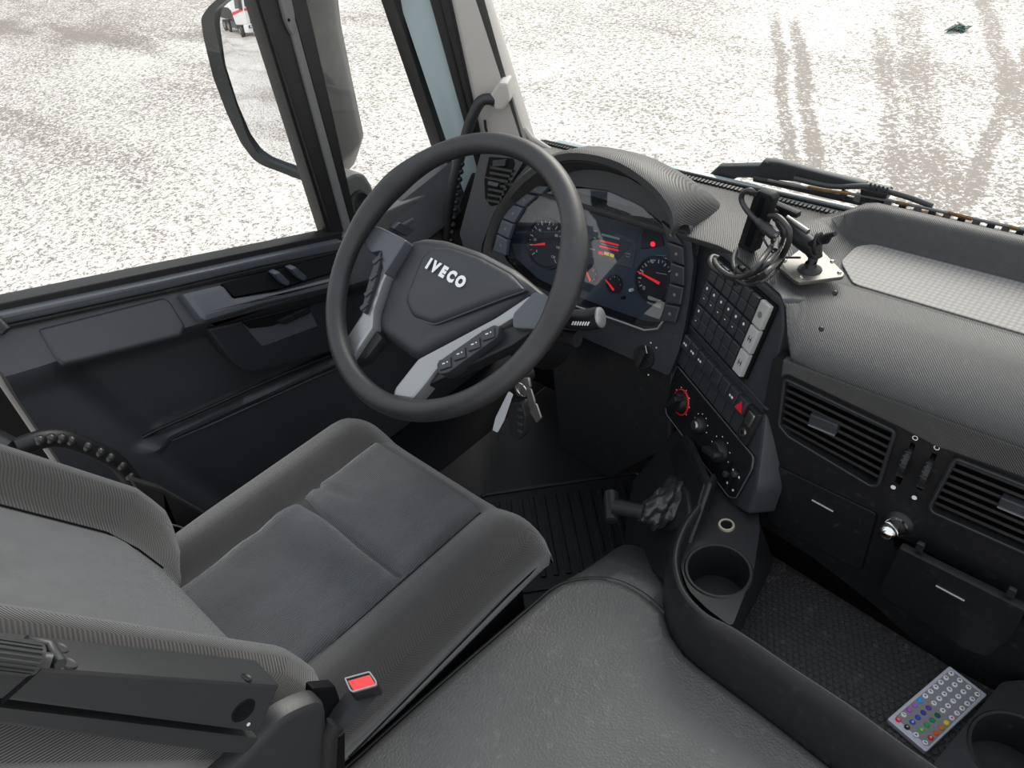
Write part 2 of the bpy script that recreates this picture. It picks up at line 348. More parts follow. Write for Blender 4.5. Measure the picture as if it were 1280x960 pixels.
# ground of the yard
def ground_material():
    m_ = bpy.data.materials.new('yard ground'); m_.use_nodes = True; nt = m_.node_tree; b = nt.nodes['Principled BSDF']; L = nt.links
    b.inputs['Roughness'].default_value = 0.7
    tcn = nn(nt, 'ShaderNodeTexCoord'); co = tcn.outputs['Object']
    def noise(s, d, r=0.5, vec=co):
        t = nn(nt, 'ShaderNodeTexNoise'); t.inputs['Scale'].default_value = s; t.inputs['Detail'].default_value = d; t.inputs['Roughness'].default_value = r; L.new(vec, t.inputs['Vector']); return t.outputs[0]
    def mth(op, a, b_, c=None):
        x = nn(nt, 'ShaderNodeMath', operation=op)
        for i, v in enumerate((a, b_, c)):
            if v is None: continue
            if isinstance(v, (int, float)): x.inputs[i].default_value = v
            else: L.new(v, x.inputs[i])
        return x.outputs[0]
    def rng(v, a, b_, c=0.0, d=1.0):
        x = nn(nt, 'ShaderNodeMapRange'); x.interpolation_type = 'SMOOTHSTEP'; L.new(v, x.inputs[0])
        for i, w in enumerate((a, b_, c, d)): x.inputs[i+1].default_value = w
        return x.outputs[0]
    sp_ = nn(nt, 'ShaderNodeSeparateXYZ'); L.new(co, sp_.inputs[0]); X, Y = sp_.outputs[0], sp_.outputs[1]
    wob = mth('MULTIPLY', mth('SUBTRACT', noise(1.2, 4), 0.5), 0.7)
    tracks = None     # worn tyre tracks on the gravel: (x1,y1,x2,y2,half width,strength)
    for x1, y1, x2, y2, w, k in ((-3.60, 8.44, -1.78, 5.2, 0.07, .75), (-3.35, 8.44, -1.50, 5.1, 0.08, .8), (-2.45, 9.4, -0.55, 5.0, 0.17, .45), (-1.9, 10.2, -1.1, 8.2, 0.10, .7), (-1.0, 8.9, -0.62, 6.4, 0.08, .6), (-2.35, 8.4, -1.35, 6.2, 0.09, .5)):
        dx, dy = x2-x1, y2-y1; l = math.hypot(dx, dy); nx, ny = -dy/l, dx/l; c0 = nx*x1+ny*y1
        d = mth('SUBTRACT', mth('ADD', mth('MULTIPLY', X, nx), mth('MULTIPLY', Y, ny)), c0)
        d = mth('ABSOLUTE', mth('ADD', d, mth('MULTIPLY', wob, 0.35)), 0)
        e = mth('ADD', mth('MULTIPLY', X, dx/l), mth('MULTIPLY', Y, dy/l)); e0 = (dx*x1+dy*y1)/l
        mask = mth('MULTIPLY', rng(d, w*0.4, w*1.3, 1, 0), mth('MULTIPLY', rng(e, e0-0.8, e0, 0, k), rng(e, e0+l+1.2, e0+l+2.2, 1, 0)))
        tracks = mask if tracks is None else mth('MAXIMUM', tracks, mask)
    mp = nn(nt, 'ShaderNodeMapping'); mp.inputs['Rotation'].default_value = (0, 0, R(28)); mp.inputs['Scale'].default_value = (0.22, 1.0, 1.0); L.new(co, mp.inputs[0])
    streak = noise(0.9, 5, 0.6, mp.outputs[0]); big = noise(0.35, 3)
    far = rng(X, -15.0, -6.0, 1.0, 0.0)
    thr = mth('ADD', mth('ADD', mth('MULTIPLY', tracks, 0.145), mth('MULTIPLY', rng(streak, 0.45, 0.72), mth('ADD', 0.05, mth('MULTIPLY', far, 0.11)))), mth('ADD', mth('MULTIPLY', far, 0.03), mth('MULTIPLY', mth('SUBTRACT', big, 0.5), 0.16)))
    fine = mth('ADD', mth('MULTIPLY', noise(30, 3, 0.65), 0.7), mth('MULTIPLY', noise(90, 2, 0.5), 0.3))
    w = rng(mth('SUBTRACT', fine, thr), 0.42, 0.51)
    mx = nn(nt, 'ShaderNodeMix', data_type='RGBA'); mx.inputs[6].default_value = (0.235, 0.203, 0.177, 1); mx.inputs[7].default_value = (0.76, 0.73, 0.685, 1); L.new(w, mx.inputs['Factor']); L.new(mx.outputs[2], b.inputs['Base Color'])  # pale speckle: light stones, with the glare of the sun put into the albedo
    bp = nn(nt, 'ShaderNodeBump'); bp.inputs['Strength'].default_value = 0.15; bp.inputs['Distance'].default_value = 0.004; L.new(fine, bp.inputs['Height']); L.new(bp.outputs[0], b.inputs['Normal'])
    return m_
mGround = ground_material()
GZ = -1.35
gr = mk('ground', [(-90, -90, GZ), (60, -90, GZ), (60, 60, GZ), (-90, 60, GZ), (-90, -90, GZ-.2), (60, -90, GZ-.2), (60, 60, GZ-.2), (-90, 60, GZ-.2)],
        [(0, 1, 2, 3), (7, 6, 5, 4), (0, 4, 5, 1), (1, 5, 6, 2), (2, 6, 7, 3), (3, 7, 4, 0)], mGround, None, 0)
# object coordinates of the ground are offset from the world by its centre; shift the mesh so that they coincide
off = gr.location.copy(); gr.data.transform(Matrix.Translation(off)); gr.location = (0, 0, 0)
struct(gr, 'speckled gravel yard, sun glare put into its pale colour, with darker tyre tracks')

struct(box('floor', HZ(0), -0.72, 1.35, -1.05, 0.74, -0.05, 0.0, mDeep, None, 0.01, 0.002), 'black cab floor')
struct(box('wall_front', SY(0.74), -0.60, 1.35, -0.02, 0.58, -0.05, 0.0, mDeep, None, 0.01, 0.002), 'dark bulkhead under the dashboard')

# windscreen
FWS = Fr((0, 0.672, 0.665), (1, 0.02, 0), (0, -0.13, 1))
struct(prism('window_1', FWS, rp_([(-0.395, 0.0), (1.34, 0.0), (1.34, 1.15), (-0.56, 1.15)], 0.02), -0.004, 0.0, gCab), 'windscreen of the truck cab')
# A-pillar: strips from door seal to windscreen edge
FPL = Fr((-0.58, 0.50, 0), (0.22, 0.13, 0), (0, 0, 1))
def edge_line(F, u0, v0, u1, v1, z0, z1, c=0):
    a0, b0 = F.px(u0, v0, c); a1, b1 = F.px(u1, v1, c); s = (a1-a0)/(b1-b0); return (a0+s*(z0-b0), z0), (a0+s*(z1-b0), z1)
def strip(name, F, l, r_, z0, z1, c0, c1, m_, par, bev=0.004, label=None):
    A, B = edge_line(F, *l, z0, z1, (c1)); C_, D_ = edge_line(F, *r_, z0, z1, (c1))
    return prism(name, F, [A, C_, D_, B], c0, c1, m_, par, bev, label=label)
pil = strip('trim_1', FPL, (560, 0, 596, 160), (604, 0, 655, 160), 0.60, 1.75, -0.05, 0.012, mBeige, None, 0.014)
struct(pil, 'beige windscreen pillar trim')
strip('painted_panel', FPL, (498, 0, 552, 160), (540, 0, 585, 160), 0.50, 1.75, -0.06, 0.0, mPaint, pil, 0.002, 'pale blue-grey painted door frame')
strip('seal', FPL, (536, 0, 581, 160), (551, 0, 591, 160), 0.58, 1.75, -0.02, 0.012, mRubber, pil, 0.006, 'black rubber door seal')
strip('seal', FPL, (549, 0, 590, 160), (563, 0, 598, 160), 0.62, 1.75, -0.02, 0.018, mRubber, pil, 0.007, 'black rubber door seal')
tube('pillar_foot', [FPL.P(655, 160, 0.0), FPL.P(662, 172, 0.002)+Vector((0.004, 0, 0)), FPL.P(680, 182, 0.0)+Vector((0.01, -0.0, -0.004)), FPL.P(700, 190, 0)+Vector((0.02, 0, -0.012))], [0.006, 0.007, 0.006, 0.003], mBeige, pil)
# driver's door
door = empty('door_1', (-0.60, 0.0, 0.10), 'black driver door trim panel below the side window', 'door'); del door['category']; door['kind'] = 'structure'
a0, b0 = FD.px(0, 384); a1, b1 = FD.px(425, 297); sl = (b1-b0)/(a1-a0)
def ztop(y):
    z = b0+sl*(y-a0)
    return z
def sst(x, a, b):
    t = min(1, max(0, (x-a)/(b-a))); return t*t*(3-2*t)
Lp0, Lp1 = FD.px(175, 545, 0.02), FD.px(420, 440, 0.02)
def doorh(y, z):
    tz = ztop(y)-z
    h = (0.006+0.62*min(tz, 0.095))*(1-sst(tz, 0.090, 0.165))
    zl = Lp0[1]+(Lp1[1]-Lp0[1])*(y-Lp0[0])/(Lp1[0]-Lp0[0])
    left = sst(y, Lp0[0]-0.045+max(0, (zl-z))*0.35, Lp0[0]+0.02+max(0, (zl-z))*0.35)
    h += 0.034*sst(zl-z, 0.0, 0.02)*left - 0.010*(sst(zl-z, 0.028, 0.036))*left
    xb = -0.475+(0.62-z)*0.35                       # rear band that bulges into the cab
    h += 0.040*(1-sst(y, xb, xb+0.055))*sst(tz, 0.08, 0.16)
    return h
grid = []
NZ = 90; NY = 120
for i in range(NY+1):
    y = -0.54+(0.60+0.54)*i/NY; zt = ztop(min(y, 0.24)); row = []
    if y > 0.24: zt = ztop(0.24)+(y-0.24)*0.18
    for j in range(NZ+1):
        z = 0.0+(zt-0.0)*j/NZ; row.append((-0.60+doorh(min(y, 0.24), z+(ztop(min(y, .24))-zt)), y, z))
    grid.append(row)
sheet('door_panel', grid, (-0.05, 0, 0), mDoor, door)
# window sill and seals
def barpx(name, F, pts, c0, c1, m_, par, bev=0.002, r=0.002, label=None): return prism(name, F, rp_(F.pxs(pts, c1), r), c0, c1, m_, par, bev, label=label)
barpx('window_seal', FD, [(-60, 392), (0, 379), (200, 337), (428, 290), (430, 300), (200, 350), (0, 393), (-60, 406)], -0.03, 0.010, mRubber, door, 0.003)
barpx('sill_strip', FD, [(-60, 407), (0, 394), (200, 351), (330, 322), (428, 301), (432, 312), (330, 333), (200, 364), (0, 408), (-60, 421)], -0.02, 0.030, mGloss, door, 0.006)
barpx('sill_strip', FD, [(-60, 422), (0, 409), (200, 365), (330, 334), (420, 315), (420, 320), (330, 340), (200, 369), (0, 414), (-60, 427)], -0.02, 0.034, mBlack, door, 0.002)
# door frame upright between the two panes
FU = SX(-0.60)
strip('frame_post', FU, (325, 0, 411, 277), (353, 0, 429, 277), 0.60, 1.75, -0.05, 0.0, mRubber, door, 0.004)
strip('frame_post', FU, (319, 0, 405, 277), (326, 0, 412, 277), 0.60, 1.75, -0.05, -0.008, mBlack, door, 0.002)
strip('post_trim', FU, (353, 0, 428, 277), (363, 0, 438, 277), 0.59, 1.75, -0.03, 0.006, mGrey, door, 0.003, 'pale grey strip')
strip('frame_post', FU, (363, 0, 437, 277), (384, 0, 446, 277), 0.58, 1.75, -0.03, 0.0, mRubber, door, 0.003)
pt = prism('post_trim', FU, rp_(FU.pxs([(352, -20), (362, -10), (368, 15), (370, 36), (366, 46), (358, 30), (350, 0)], 0.008), 0.01), 0, 0.010, mGrey, door, 0.003, label='pale grey bracket with a screw hole')
a, b = FU.px(361, 25, 0.01); prism('screw', FU, circ(a, b, 0.003, 12), 0.010, 0.0106, mDeep, pt)
strip('quarter_seal', FU, (492, 0, 545, 160), (506, 0, 562, 185), 0.66, 1.75, -0.04, 0.004, mRubber, door, 0.004)
tube('quarter_seal', [FU.P(558, 175), FU.P(562, 200), FU.P(557, 222), FU.P(540, 236), FU.P(500, 254), FU.P(468, 268), FU.P(440, 280)], 0.006, mRubber, door)
# panes
s0, s1 = edge_line(FU, 325, 0, 411, 277, 0.60, 1.75); prism('side_pane', SX(-0.635), [(-0.56, ztop(-0.56)-0.03), (s0[0], s0[1]-0.03), (s1[0], s1[1]), (-0.56, 1.75)], 0, 0.004, gCab, door)
q0, q1 = edge_line(FU, 370, 0, 440, 277, 0.64, 1.75); r0, r1 = edge_line(FU, 500, 0, 555, 165, 0.66, 1.75); prism('quarter_pane', SX(-0.625), [q0, r0, r1, q1], 0, 0.004, gCab, door)
# trim below the quarter pane, with the latch
qt = prism('quarter_trim', FD, rp_(FD.pxs([(430, 296), (470, 270), (500, 256), (545, 238), (566, 220), (580, 240), (585, 330), (540, 345), (440, 345)], 0.02), 0.004), -0.03, 0.020, mTrimG, door, 0.006)
prism('latch', FD, rp_(FD.pxs([(497, 283), (515, 272), (537, 285), (532, 294), (505, 290)], 0.03), 0.003), 0.02, 0.036, mTrimG, door, 0.004)
prism('latch_lever', FD, rp_(FD.pxs([(492, 286), (500, 278), (520, 288), (512, 298)], 0.045), 0.003), 0.03, 0.045, mGloss, door, 0.003)
# trim pads, armrest, pull handle
_sx = Vector((0, 1, sl)).normalized(); _sy = Vector((-math.sin(R(32)), 0, math.cos(R(32)))); _sy = (_sy-_sx*_sx.dot(_sy)).normalized()
FDp = Fr(FD.P(140, 410, 0.046), _sx, _sy); FDq = Fr(FD.P(310, 370, 0.064), _sx, _sy)
prism('trim_pad', FDp, rp_(FDp.pxs([(47, 411), (205, 371), (214, 376), (233, 407), (228, 420), (100, 452), (80, 456), (70, 450)], 0.006), 0.006), -0.02, 0.006, mDoor, door, 0.008, steps=4)
prism('door_pull', FDq, rp_(FDq.pxs([(226, 366), (276, 354), (282, 357), (293, 371), (350, 362), (415, 345), (440, 338), (440, 352), (415, 360), (330, 380), (258, 402), (250, 398)], 0.006), 0.004), -0.03, 0.006, mGloss, door, 0.012)
prism('door_pull', FD, rp_(FD.pxs([(250, 398), (260, 403), (330, 381), (420, 356), (440, 352), (440, 372), (330, 396), (264, 412), (256, 408)], 0.060), 0.003), 0.0, 0.060, mBlack, door, 0.010)
prism('lever_surround', FD, rp_(FD.pxs([(258, 411), (300, 402), (420, 372), (440, 368), (445, 432), (322, 466), (304, 463), (290, 452)], 0.048), 0.006), 0.0, 0.048, mDoor2, door, 0.006)
rc = prism('lever_recess', FD, rp_(FD.pxs([(303, 404), (312, 402), (385, 383), (390, 392), (398, 408), (331, 433), (327, 433)], 0.050), 0.004), 0.040, 0.0495, mGloss, door, 0.002)
prism('lever_recess', FD, rp_(FD.pxs([(303, 404), (388, 383), (384, 390), (340, 408), (312, 411)], 0.052), 0.002), 0.045, 0.0515, mDeep, door, 0.001)
prism('door_lever', FD, rp_(FD.pxs([(347, 401), (385, 384), (390, 391), (357, 406), (350, 405)], 0.058), 0.003), 0.045, 0.058, mBlack, door, 0.003)
prism('grip_recess', FDq, rp_(FDq.pxs([(277, 354), (420, 318), (430, 336), (352, 360), (293, 371), (284, 362)], 0.0), 0.003), -0.03, 0.0, mDeep, door, 0.001)
for u, v in ((352, 347), (373, 341)):
    prism('window_switch', FD, rp_(FD.pxs([(u-9, v-4), (u-2, v-7), (u+12, v+6), (u+8, v+11), (u+1, v+8)], 0.070), 0.003), 0.045, 0.070, mKeyB, door, 0.004)
tube('lock_button', [FD.P(-8, 398, 0.03), FD.P(3, 410, 0.045), FD.P(8, 414, 0.05)], [0.010, 0.010, 0.009], mBlack, door)
lp = [FD.P(*q, 0.03) for q in ((176, 548), (200, 536), (260, 510), (340, 474), (428, 438))]
tube('pocket_edge', cat(lp, 4), 0.004, mBlack, door)
lp = [FD.P(*q, 0.026) for q in ((192, 560), (260, 532), (340, 496), (430, 456))]
tube('pocket_edge', cat(lp, 4), 0.0025, mGloss, door)
# rear door post and opening edge at far left
FR = SX(-0.63)
st = strip('trim_2', FR, (0, 482, 45, 548), (7, 470, 55, 545), 0.25, 0.80, -0.05, 0.02, mBeige, None, 0.004); struct(st, 'beige edge of the door opening behind the driver door')
struct(box('trim_3', SX(-0.62), -0.60, -0.545, 0.05, 0.80, -0.05, 0.0, mRubber, None), 'dark seal behind the driver door')
struct(box('wall_left', SX(-0.64), -1.05, -0.60, 0.0, 0.62, -0.05, 0.0, mBeige, None), 'beige cab side behind the driver door')
# painted cowl outside under the windscreen
cw = prism('trim_4', Fr((0, 0.712, 0.690), (1, 0.02, 0), (0, 0, 1)), [(-0.36, -0.25), (1.30, -0.25), (1.30, 0.0), (-0.36, 0.0)], 0.0, 0.025, mPaint, None, 0.012); struct(cw, 'blue-grey painted cowl outside the windscreen')

# ================================================================== OUTSIDE MIRROR
def ray(u, v): return (CX*(u-640) - CY*(v-480) - CZ*FPX).normalized()
MR = 1.6                                                   # radius of the convex mirror glass
d_ = ray(322, 46); h_ = CP + d_*((0.31-CP.y)/d_.y); r_ = Vector((-0.30, -0.945, -0.092)).normalized(); n_h = (r_-d_).normalized()
MC = h_ - n_h*MR
mo = CP + ray(335, 110)*((0.31-CP.y)/ray(335, 110).y); mn = (mo-MC).normalized()
FM = Fr(mo, Vector((0, 0, 1)).cross(mn), (0, 0, 1)); FM = Fr(mo, FM.x, mn.cross(FM.x))
mir = empty('door_mirror', FM.p(0.1, -0.3, -0.1), 'tall black outside mirror beyond the driver window, reflecting a parked truck', 'mirror')
mo_out = [(262, 8), (253, 22), (256, 45), (268, 95), (285, 140), (303, 178), (318, 198), (330, 206), (352, 214), (372, 222), (396, 230), (416, 232), (424, 205), (404, 120), (388, 50), (372, -60), (330, -60), (300, -25)]
mo_in = [(279, 4), (271, 12), (270, 28), (281, 80), (297, 130), (311, 170), (323, 190), (336, 200), (356, 208), (380, 218), (396, 222), (406, 222), (408, 205), (386, 120), (368, 50), (352, -50), (335, -50), (305, -15)]
go = rp_(FM.pxs(mo_out), 0.01); gi = rp_(FM.pxs(mo_in), 0.008)
plate('bezel', FM, go, [gi], -0.02, 0.006, mHouse, mir)
gl_ = inset(gi, -0.002); gcx = sum(p[0] for p in gl_)/len(gl_); gcy = sum(p[1] for p in gl_)/len(gl_); rr_ = []
for k in range(1, 25):
    row = []
    for a, b in gl_:
        p = FM.p(gcx+(a-gcx)*k/24, gcy+(b-gcy)*k/24, 0); row.append(MC+(p-MC).normalized()*MR-mn*0.006)
    rr_.append(row)
pc = FM.p(gcx, gcy, 0); V = [MC+(pc-MC).normalized()*MR-mn*0.006]+[p for r in rr_ for p in r]; n = len(gl_); Fc = [(0, 1+i, 1+(i+1) % n) for i in range(n)]
for k in range(23):
    for i in range(n): j = (i+1) % n; Fc.append((1+k*n+i, 1+(k+1)*n+i, 1+(k+1)*n+j, 1+k*n+j))
bk_ = len(V); V += [p-mn*0.006 for p in rr_[-1]]; Fc += [(1+23*n+i, bk_+i, bk_+(i+1) % n, 1+23*n+(i+1) % n) for i in range(n)]; Fc.append(tuple(bk_+i for i in range(n)))
G().add(V, Fc).mk('mirror_glass', mMirror, mir, 60)
# deep shell behind the glass
secs = []
for c, s in ((-0.018, 1.0), (-0.06, 1.0), (-0.11, 0.98), (-0.15, 0.92), (-0.175, 0.80)):
    cx = sum(p[0] for p in go)/len(go); cy = sum(p[1] for p in go)/len(go)
    secs.append([FM.p(cx+(a-cx)*s, cy+(b-cy)*s, c) for a, b in go])
loft_g(secs).mk('housing', mHouse, mir, 50)
# ================================================================== DASHBOARD
dash = empty('dashboard', (0.45, 0.45, 0.30), 'dark grey wraparound dashboard with instruments, switches, vents and drawers below the windscreen', 'dashboard')
Z1 = 0.742
def top_profile(x):
    """(y, z) points from the windscreen base back to the front edge"""
    k = sst(x, 0.33, 0.42)
    fy = 0.364 if x < 0.287 else 0.364-0.577*(min(x, 0.435)-0.287)-0.062*sst(x, 0.425, 0.485); fz = 0.752-0.058*sst(x, 0.425, 0.490)
    P_ = []
    flat = [(0.672, 0.690), (0.655, 0.697), (0.62, 0.706), (0.595, 0.713), (0.575, 0.720), (0.55, 0.727), (0.52, 0.736), (0.49, 0.742), (0.46, 0.747), (0.44, 0.749), (0.42, 0.752), (0.40, 0.754)]
    tray = [(0.655, 0.735), (0.640, 0.748), (0.622, 0.750), (0.608, 0.744), (0.598, 0.705), (0.585, 0.698), (0.56, 0.698), (0.52, 0.698), (0.48, 0.698), (0.445, 0.700), (0.415, 0.716), (0.385, 0.734)]
    for (a, b), (c, d) in zip(flat, tray): P_.append((a*(1-k)+c*k, b*(1-k)+d*k))
    ly, lz = P_[-1]
    for t in (0.2, 0.4, 0.6, 0.75, 0.88, 0.96, 1.0):
        P_.append((ly+(fy-ly)*math.sin(t*math.pi/2)**0.9, lz+(fz-lz)*(1-math.cos(t*math.pi/2))))
    return P_
xs = [-0.40, -0.36, -0.30, -0.2, -0.1, 0.0, 0.1, 0.15, 0.2, 0.24, 0.27, 0.30, 0.33, 0.36, 0.38, 0.40, 0.42, 0.44, 0.46, 0.48, 0.52, 0.58, 0.64, 0.70, 0.76, 0.80, 0.88, 0.96, 1.04, 1.12, 1.2, 1.3]
grid = []
for x in xs:
    row = []
    for i, (y, z) in enumerate(top_profile(x)):
        lim = -0.27-0.12*sst(y, 0.40, 0.62); row.append((x if x > -0.2 else -0.2+(x+0.2)*(lim+0.2)/-0.2, y, z))
    grid.append(row)
sheet('top_pad', grid, (0, 0.004, -0.012), mDash, dash, ang=60)
# moulded ribs across the nose
for u0, v0, u1, v1 in ((1185, 535, 1232, 428), (1240, 560, 1280, 470)): pass
# hexagonal anti-slip mat in the top recess
HT = HZ(0.7005)
prism('tray_mat', HT, rp_([(0.47, 0.446), (1.26, 0.446), (1.26, 0.582), (0.445, 0.582), (0.425, 0.56), (0.425, 0.50)], 0.012), -0.002, 0.002, mHex, dash, 0.001, 'pale grey honeycomb patterned mat')
# serrated black seal along the windscreen base
g = G()
for i in range(100):
    x = -0.38+i*0.0085; g = plate_g(Fr((x, 0.655, 0.696), (1, 0, 0), (0, 1, 0)), rect(0, 0.005, -0.003, 0.010), [], 0, 0.006, g)
s_ = g.mk('windscreen_seal', mRubber, dash, 30, 'black ribbed seal'); s_['kind'] = 'stuff'
tube('windscreen_seal', [(-0.395, 0.62, 0.69), (-0.37, 0.664, 0.700), (0.2, 0.674, 0.702), (1.3, 0.690, 0.702)], 0.004, mRubber, dash)
# hood over the instruments
arc = [(*FK.px(u, v, c), c) for u, v, c in ((603, 322, .006), (609, 292, .010), (621, 262, .018), (640, 234, .032), (665, 211, .046))]+[(a, b, 0.05) for a, b in [(-0.055, 0.118), (0.01, 0.131), (0.08, 0.129), (0.142, 0.110), (0.178, 0.090), (0.197, 0.072), (0.207, 0.048)]]
arc = cat(arc, 3); n_ = len(arc); rows = []
for i, p in enumerate(arc):
    t = i/(n_-1); w = math.sin(math.pi*t); a, b, lc = p
    inn = FK.p(a*0.93, b-0.026*w-0.004, 0.0); lip0 = FK.p(a*0.975, b-0.012, lc-0.002); lip = FK.p(a, b, lc+0.002); lip2 = FK.p(a*1.01, b+0.006, lc-0.006)
    bk = Vector((a*0.98+0.025*w, 0.40+0.19*w**0.7, 0.744-0.03*w))
    if lip.z < 0.748: bk = Vector((a*1.06, lip.y+0.05, lip.z-0.02))
    row = [inn, lip0, lip, lip2]
    for s in (0.2, 0.4, 0.6, 0.8, 1.0):
        q = lip2.lerp(bk, s); q.z = lip2.z+(bk.z-lip2.z)*(s**1.7); row.append(q)
    rows.append(row)
sheet('cluster_hood', rows, (0, 0.006, -0.006), mDash, dash, ang=50)
# fascia plate that carries the instrument cluster
dial_out = rp_(FK.pxs([(722, 233), (762, 238), (800, 255), (829, 280), (838, 310), (838, 345), (831, 395), (822, 408), (800, 408), (770, 398), (700, 372), (660, 352), (632, 325), (626, 300), (632, 275), (650, 252), (680, 238)]), 0.01)
kout = FK.pxs([(660, 205), (700, 209), (747, 211), (785, 222), (815, 240), (838, 262), (862, 282), (867, 330), (862, 372), (856, 408), (848, 440), (836, 470), (770, 440), (700, 410), (640, 382), (600, 350), (603, 310), (615, 275), (635, 235)])
plate('cluster_fascia', FK, rp_(kout, 0.008), [dial_out], -0.012, 0.0, mDashS, dash)
cl = empty('instrument_cluster', (0, 0, 0), 'x', 'x'); del cl['category']; del cl['label']; cl.parent = dash; cl.location = FK.p(0, -0.04, -0.03)-wloc(dash)
R_ = -0.028
wall = sorted_wall = G()
loft_g([[FK.p(a, b, -0.001) for a, b in dial_out], [FK.p(a, b, R_) for a, b in inset(dial_out, 0.004)]], True, False).mk('dial_well', mDeep, cl, 60)
prism('dial_board', FK, inset(dial_out, -0.001), R_-0.006, R_, mFace, cl)
def kp(c=R_): return lambda l: FK.pxs([(560+x/3.2, 120+y/3.2) for x, y in l], c)
K3 = kp()
prism('bezel', FK, rp_(K3([(578, 445), (775, 500), (740, 690), (545, 640)]), 0.004), R_, R_+0.002, mGloss, cl, 0.001)
sc = prism('display', FK, rp_(K3([(600, 468), (768, 512), (733, 668), (566, 625)]), 0.002), R_+0.002, R_+0.003, mScreen, cl)
def seg(p, q, w, c, m_, par, name='display_line', h=0.0003):
    (a, b), (e, f_) = p, q; d = Vector((e-a, f_-b)); n = Vector((-d.y, d.x)).normalized()*w/2
    return prism(name, FK, [(a+n.x, b+n.y), (e+n.x, f_+n.y), (e-n.x, f_-n.y), (a-n.x, b-n.y)], c, c+h, m_, par)
mLcd = mat('lcd pale', (0.35, 0.36, 0.36), 0.5); mAmb = mat('lcd amber', (0.55, 0.40, 0.03), 0.5, emit=((1, .7, .05), 0.25))
for (x1, y1, x2, y2, m_, w) in ((618, 553, 690, 571, mLcd, .004), (612, 578, 686, 596, mNeedle, .0035), (610, 600, 686, 618, mNeedle, .0035), (616, 590, 684, 607, mLcd, .002), (571, 610, 592, 615, mLcd, .003), (606, 625, 624, 630, mNeedle, .006), (628, 627, 648, 633, mAmb, .006), (652, 634, 668, 640, mAmb, .006), (716, 628, 732, 632, mLcd, .0015), (716, 640, 730, 644, mLcd, .0015), (588, 538, 600, 541, mLcd, .002), (586, 566, 596, 569, mLcd, .003)):
    p, q = K3([(x1, y1), (x2, y2)]); seg(p, q, w, R_+0.003, m_, cl)
# right-hand tell-tale panel
prism('tell_tale_panel', FK, rp_(K3([(782, 500), (848, 522), (868, 600), (772, 612)]), 0.004), R_, R_+0.002, mDial, cl, 0.001)
a, b = K3([(822, 592)])[0]; prism('warning_lamp', FK, circ(a, b, 0.0046, 20), R_+0.002, R_+0.003, mLit, cl, label='glowing red warning lamp')
def dial(cx, cy, r, nd, label=None):
    a, b = K3([(cx, cy)])[0]
    d = lathe('dial', FK, [(0, R_+0.001), (r*0.9, R_+0.001), (r*0.94, R_+0.005), (r, R_+0.005), (r*1.03, R_)], mDial, cl, a, b, 48, label)
    ticks = G()
    for k in range(nd[0]):
        t = R(nd[1]+(nd[2]-nd[1])*k/(nd[0]-1)); w = 0.0005 if k % 2 else 0.0008; l = 0.80 if k % 2 else 0.72
        e = Vector((math.cos(t), math.sin(t))); n = Vector((-e.y, e.x))*w; p, q = e*r*l, e*r*0.87
        prism_g(FK, [(a+p.x+n.x, b+p.y+n.y), (a+q.x+n.x, b+q.y+n.y), (a+q.x-n.x, b+q.y-n.y), (a+p.x-n.x, b+p.y-n.y)], R_+0.001, R_+0.0014, 0, ticks)
    ticks.mk('dial_ticks', mWhite, d, 0)
    return a, b, d
def needle(a, b, d, p, q, w=0.0022):
    t = Vector((q[0]-p[0], q[1]-p[1])); n = Vector((-t.y, t.x)).normalized()*w
    prism('needle', FK, [(p[0]+n.x, p[1]+n.y), (q[0]+n.x*.3, q[1]+n.y*.3), (q[0]-n.x*.3, q[1]-n.y*.3), (p[0]-n.x, p[1]-n.y)], R_+0.005, R_+0.0065, mNeedle, d, label='red needle')
a, b, d = dial(570, 712, 0.0175, (7, 60, -80), 'small black gauge'); needle(a, b, d, *K3([(576, 738), (553, 682)])); text('numeral', FK, '4', a+0.005, b+0.008, 0.006, R_+0.001, mWhite, d)
a, b, d = dial(668, 752, 0.0175, (7, 150, 10), 'small black gauge'); needle(a, b, d, *K3([(670, 775), (637, 733)]))
a, b, d = dial(832, 735, 0.0430, (17, 215, 20), 'round black rev counter'); needle(a, b, d, *K3([(852, 748), (765, 700)]), 0.0026)
for s, x, y in (('0', 785, 768), ('5', 780, 708), ('10', 816, 660), ('15', 866, 655)):
    p = K3([(x, y)])[0]; text('numeral', FK, s, p[0], p[1], 0.0105, R_+0.001, mWhite, d)
p, q = K3([(832, 637), (874, 638)]); seg(p, q, 0.0012, R_+0.0012, mat('green print', (0.02, 0.45, 0.22), .5), d, 'green_band')
p, q = K3([(834, 706), (876, 714)]); seg(p, q, 0.0015, R_+0.0012, mLcd, d, 'dial_text')
prism('odometer', FK, rp_(K3([(803, 798), (858, 818), (852, 850), (798, 828)]), 0.001), R_+0.001, R_+0.0022, mat('lcd green', (0.36, 0.38, 0.30), .5), d, label='pale lcd window')
p = K3([(830, 824)])[0]; text('numeral', FK, '1921', p[0], p[1], 0.0065, R_+0.0022, mDarkPrint, d, sx=.9)
